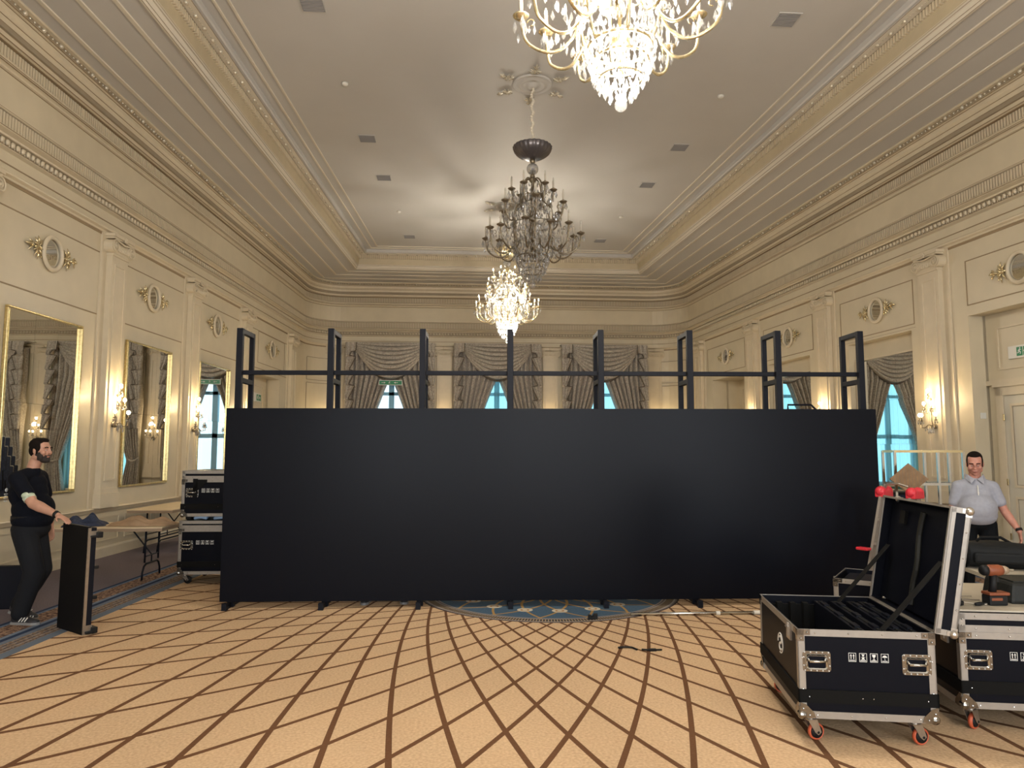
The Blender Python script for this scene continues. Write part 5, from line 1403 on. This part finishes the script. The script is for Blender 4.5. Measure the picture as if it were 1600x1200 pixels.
def person(M, J, label, skin, shirt, trous, o_, beard=False, legw=1.0, belly=.0, girth=1.0, sw=1.0, hg=1.0):
    root = empty('person', M, label, 'person')
    V = lambda k: Vector(J[k])
    R = Euler(J.get('head_rot', (0, 0, 0))).to_matrix()
    b = MB(); hc = V('head')
    head(b, hc, R, hg)
    seg(b, V('neck'), hc+R @ Vector((-.02, 0, -.05)), .060, .056)
    for s_ in ('l', 'r'):
        sh, el, wr = V('sh_'+s_), V('el_'+s_), V('wr_'+s_)
        seg(b, V('neck')-Vector((0, 0, .04)), sh, .06, .055); seg(b, sh, el, .054*girth, .041*girth); seg(b, el, el.lerp(wr, .3), .043*girth, .044*girth); seg(b, el.lerp(wr, .3), wr, .043*girth, .027)
        hand(b, wr, J['hd_'+s_][0], J['hd_'+s_][1], J['hd_'+s_][2], J['hd_'+s_][3])
    seg(b, V('chest'), V('pelvis'), .12, .11)
    for s_ in ('l', 'r'): seg(b, V('hip_'+s_), V('kn_'+s_), .07, .05); seg(b, V('kn_'+s_), V('an_'+s_), .048, .035)
    fuse('body', b, skin, root, .0065, 4)
    # shirt
    t = MB(); tw = J.get('tw', .5); fwd = Vector((1, 0, 0))
    ch, pe = V('chest'), V('pelvis')
    rot = Euler((0, 0, J.get('twist', 0)))
    def EL(c, r, a=0): t.ball(c, 1, 24, 16, sc=r, rot=Euler((0, a, J.get('twist', 0))).to_matrix())
    EL(ch+Vector((0, 0, .10)), (.105*girth, .165*girth, .12)); EL(ch, (.128*girth, .17*girth, .17)); EL(ch.lerp(pe, .5)+Vector((.02+belly*.45, 0, 0)), (.135*girth+belly*.6, .162*girth+belly*.4, .17)); EL(ch.lerp(pe, .85)+Vector((belly*.5, 0, .0)), (.132*girth+belly*.5, .165*girth+belly*.35, .13))
    EL(pe+Vector((belly*.3, 0, .03)), (.130*girth+belly*.35, .165*girth+belly*.1, .085))
    seg(t, V('neck')-Vector((0, 0, .045)), ch+Vector((0, 0, .12)), .072, .10)
    for s_ in ('l', 'r'):
        sh, el = V('sh_'+s_), V('el_'+s_); seg(t, V('neck')-Vector((0, 0, .05)), sh, .07*sw, .066*sw*girth); seg(t, sh, sh.lerp(el, .62), .070*sw*girth, .064*sw*girth)
    fuse('shirt', t, shirt, root, .009, 5)
    # trousers
    q = MB(); q.ball(pe+Vector((0, 0, -.05)), 1, 24, 16, sc=(.130*girth+belly*.1, .165*girth, .115), rot=rot.to_matrix())
    q.ball(pe+Vector((0, 0, .02)), 1, 24, 16, sc=(.122*girth+belly*.15, .160*girth, .07), rot=rot.to_matrix())
    for s_ in ('l', 'r'):
        hp, kn, an = V('hip_'+s_), V('kn_'+s_), V('an_'+s_)
        seg(q, hp, kn, .098*girth, .074*legw); seg(q, kn, kn.lerp(an, .35), .074*legw, .072*legw); seg(q, kn.lerp(an, .35), an+Vector((0, 0, .02)), .072*legw, .062*legw); q.ball(an+Vector((.01, 0, .03)), .066, 12, 8, sc=(1, 1, .6))
    fuse('trousers', q, trous, root, .010, 5)
    bl = MB(); cz = pe+Vector((belly*.15, 0, .065)); P = []
    for k in range(33):
        a = 2*PI*k/32; x, y = (.132*girth+belly*.2)*math.cos(a), .166*girth*math.sin(a); v = rot.to_matrix() @ Vector((x, y, 0)); v2 = v*1.03
        P.append([tuple(cz+v+Vector((0, 0, -.018))), tuple(cz+v2+Vector((0, 0, -.018))), tuple(cz+v2+Vector((0, 0, .018))), tuple(cz+v+Vector((0, 0, .018)))])
    bl.grid(P); bl.build('belt', M_rubber, root, smooth=True)
    for s_ in ('l', 'r'):
        an = V('an_'+s_); fa = J.get('ft_'+s_, 0); pt = J.get('pitch_'+s_, 0)
        F = T(*an) @ RZ(fa) @ Matrix.Rotation(pt, 4, 'Y')
        s1 = MB()
        s1.ball((-.03, 0, -.035), 1, 16, 10, F, sc=(.055, .042, .055)); s1.ball((.06, 0, -.05), 1, 16, 10, F, sc=(.10, .043, .040)); s1.ball((.14, 0, -.058), 1, 16, 10, F, sc=(.07, .047, .030)); s1.tube([F @ Vector((-.0, 0, .02)), F @ Vector((0, 0, -.04))], .042, 12)
        so = fuse('shoe', s1, M_shoe, root, .007, 3)
        s2 = MB(); P = []
        out = [(-.085, 0), (-.07, .035), (.0, .040), (.08, .042), (.16, .048), (.205, .025), (.215, 0), (.205, -.025), (.16, -.048), (.08, -.042), (0, -.040), (-.07, -.035)]
        P = [(x, y, -.088) for x, y in out]+[(x, y, -.064) for x, y in out]; n = len(out)
        s2.add(P, [tuple(range(n)), tuple(range(2*n-1, n-1, -1))]+[(i, (i+1) % n, n+(i+1) % n, n+i) for i in range(n)], F); s2.build('sole', M_sole, so)
        s3 = MB()
        if o_.get('stripes'):
            for x in (.03, .06, .09):
                for sd in (-1, 1): s3.tube([F @ Vector((x, sd*.046, -.055)), F @ Vector((x+.025, sd*.036, -.015))], .005, 5)
            s3.build('shoe_stripes', M_whitepl, so)
    # hair cap
    h = MB(); c = hc
    def E(mbb, p, r, rr=None): mbb.ball(c+R @ Vector(p), 1, 20, 14, sc=tuple(x*hg if i == 1 else x for i, x in enumerate(r)), rot=R @ (Euler(rr).to_matrix() if rr else Matrix.Identity(3)))
    E(h, (-.026, 0, .060), (.094, .079, .074)); E(h, (.012, 0, .108), (.060, .056, .026)); E(h, (-.052, 0, .005), (.060, .072, .078))
    for qq in (-1, 1): E(h, (.000, qq*.064, .035), (.048, .018, .050)); E(h, (.012, qq*.070, -.005), (.016, .009, .035))
    if not beard:
        h.v = [tuple(c+(Vector(v)-c)*.975-R @ Vector((.008, 0, 0))) for v in h.v]
    fuse('hair', h, M_hair, root, .006, 2)
    if beard:
        h = MB(); E(h, (.055, 0, -.088), (.047, .050, .036)); E(h, (.078, 0, -.095), (.030, .034, .026)); E(h, (.092, 0, -.045), (.010, .028, .006))
        for qq in (-1, 1): E(h, (.035, qq*.052, -.055), (.038, .018, .045)); E(h, (.080, qq*.026, -.062), (.014, .010, .024)); E(h, (.008, qq*.066, -.02), (.012, .010, .040))
        fuse('beard', h, M_beard, root, .006, 2)
    ey = MB(); eb = MB(); pu = MB()
    for qq in (-1, 1):
        ey.ball(c+R @ Vector((.0865, qq*.030*hg, .010)), .0075, 10, 7, sc=(1, 1.3, .6)); pu.ball(c+R @ Vector((.0925, qq*.030*hg, .010)), .0045, 8, 6)
        eb.tube([c+R @ Vector((.093, qq*.014, .034)), c+R @ Vector((.093, qq*.032, .040)), c+R @ Vector((.083, qq*.050, .034))], .005, 6)
    ey.build('eyes', M_white, root, smooth=True); pu.build('pupils', M_hair, root, smooth=True); eb.build('eyebrows', M_hair, root, smooth=True)
    mo = MB(); mo.tube([c+R @ Vector((.094, -.022, -.056)), c+R @ Vector((.101, 0, -.058)), c+R @ Vector((.094, .022, -.056))], .004, 6); mo.build('mouth', M_lip, root, smooth=True)
    return root
M_lip = mat('lip_line', (.28, .09, .07), .5)
# bearded man at the left (local +x is where he faces)
JL = dict(head=(-.02, 0, 1.705), head_rot=(0, .04, -.12), neck=(-.085, 0, 1.535), chest=(-.115, 0, 1.27), pelvis=(-.07, 0, .97), twist=-.18,
          sh_r=(-.10, -.215, 1.43), el_r=(.13, -.295, 1.19), wr_r=(.43, -.375, 1.085), hd_r=((.85, -.22, -.33), (0, 0, -1), -1, .2),
          sh_l=(-.14, .20, 1.43), el_l=(-.10, .29, 1.14), wr_l=(-.06, .30, .90), hd_l=((.1, .0, -.9), (0, -1, 0), 1, .4),
          hip_r=(-.08, -.085, .90), kn_r=(.06, -.11, .50), an_r=(-.05, -.12, .088), ft_r=-.1,
          hip_l=(-.09, .085, .90), kn_l=(.0, .10, .50), an_l=(-.22, .12, .125), ft_l=.1, pitch_l=.28)
MLm = T(-4.27, 7.66, 0) @ RZ(math.radians(-4))
manL = person(MLm, JL, 'bearded man in black t-shirt leaning one hand on a loose LED panel', M_skin, M_tee, M_trous, dict(stripes=True), beard=True, belly=.035, girth=1.17, legw=1.28, sw=.92)
ab = MB(); s0, e0 = Vector(JL['sh_r']), Vector(JL['el_r']); ax = (e0-s0); p = s0+ax*.70; ab.tube([p-ax.normalized()*.035, p+ax.normalized()*.045], .056, 20); ab.ball(p+Vector((.0, -.045, .01)), .04, 12, 8, sc=(1, .5, .8)); ab.build('armband', M_armband, manL, smooth=True)
ab = MB(); ab.tube([p-ax.normalized()*.05, p-ax.normalized()*.032], .0575, 20); ab.build('armband_strap', M_rubber, manL, smooth=True)
wp = Vector(JL['wr_r']); wx = (wp-Vector(JL['el_r'])).normalized(); w_ = MB(); w_.tube([wp-wx*.035, wp-wx*.005], .034, 18); w_.ball(wp-wx*.02+Vector((0, 0, .03)), .018, 10, 6, sc=(1, 1, .5)); w_.build('wristwatch', M_rubber, manL, smooth=True)
tx = MB(); 
for k, (z_, l_) in enumerate(((1.27, .045), (1.25, .03), (1.23, .05), (1.20, .04))): tx.box(-.292, -.284, -.085-l_/2, -.085+l_/2, z_-.005, z_+.005)
tx.ball((-.285, -.085, 1.31), .02, 10, 7, sc=(.3, 1, 1)); tx.build('shirt_print', M_white, manL)
# man at the right, body towards the camera, hands hanging
JR = dict(head=(.05, .0, 1.56), head_rot=(.0, .33, -.20), neck=(.0, 0, 1.41), chest=(.0, 0, 1.185), pelvis=(.0, 0, .98), twist=0,
          sh_r=(.0, -.160, 1.310), el_r=(-.03, -.225, 1.03), wr_r=(.05, -.25, .80), hd_r=((.2, .02, -1), (0, 1, 0), 1, .35),
          sh_l=(.0, .160, 1.310), el_l=(-.02, .265, 1.05), wr_l=(.10, .36, .85), hd_l=((.15, .1, -1), (0, -1, 0), -1, .35),
          hip_r=(.0, -.09, .90), kn_r=(.04, -.12, .48), an_r=(.0, -.13, .088), ft_r=-.1,
          hip_l=(.0, .09, .90), kn_l=(.02, .12, .48), an_l=(-.05, .14, .088), ft_l=.15)
MRm = T(5.665, 7.5, 0) @ RZ(math.radians(-90-26))
manR = person(MRm, JR, 'smiling man in grey short-sleeved polo shirt walking beside the right door', M_skin2, M_polo, M_trous2, dict(), belly=.07, girth=1.0, sw=.97)
cl = MB()
for sd in (-1, 1): cl.add([(.082, sd*.012, 1.395), (.122, sd*.055, 1.345), (.03, sd*.095, 1.40), (-.03, sd*.085, 1.45), (.04, sd*.07, 1.44)], [(0, 1, 2, 3, 4)])
cl.build('collar', M_polo, manR, solid=.008)
cl = MB(); cl.tube([(.122, 0, 1.33), (.150, 0, 1.20), (.172, 0, 1.10)], .005, 6)
for z_, x_ in ((1.31, .128), (1.25, .142), (1.18, .156)): cl.ball((x_, 0, z_), .008, 8, 5)
cl.build('placket', M_whitepl, manR)
cl = MB(); cl.tube([Vector(JR['wr_l'])+Vector((0, -.0, .005)), Vector(JR['wr_l'])+Vector((-.01, -.005, .03))], .033, 16); cl.build('wristwatch', M_rubber, manR, smooth=True)
# third person, only the shoes show under the screen
J3 = dict(JR); J3.update(head=(.02, 0, 1.68), head_rot=(0, 0, 0), neck=(0, 0, 1.52), chest=(0, 0, 1.28), pelvis=(0, 0, .96),
          sh_r=(0, -.2, 1.43), el_r=(.02, -.25, 1.13), wr_r=(.12, -.22, .90), sh_l=(0, .2, 1.43), el_l=(.02, .25, 1.13), wr_l=(.12, .22, .90),
          hip_r=(0, -.09, .9), kn_r=(.02, -.14, .5), an_r=(0, -.20, .088), hip_l=(0, .09, .9), kn_l=(.02, .14, .5), an_l=(0, .20, .088))
person(T(-.83, 8.36, 0) @ RZ(-PI/2), J3, 'person behind the screen, only dark shoes visible beneath it', M_skin, M_tee, M_trous2, dict(stripes=True))

# tidy: everything that is not a labelled thing is part of the room
for o in COL.objects:
    if o.parent is None and o.type == 'MESH' and 'category' not in o and 'kind' not in o: o['kind'] = 'structure'
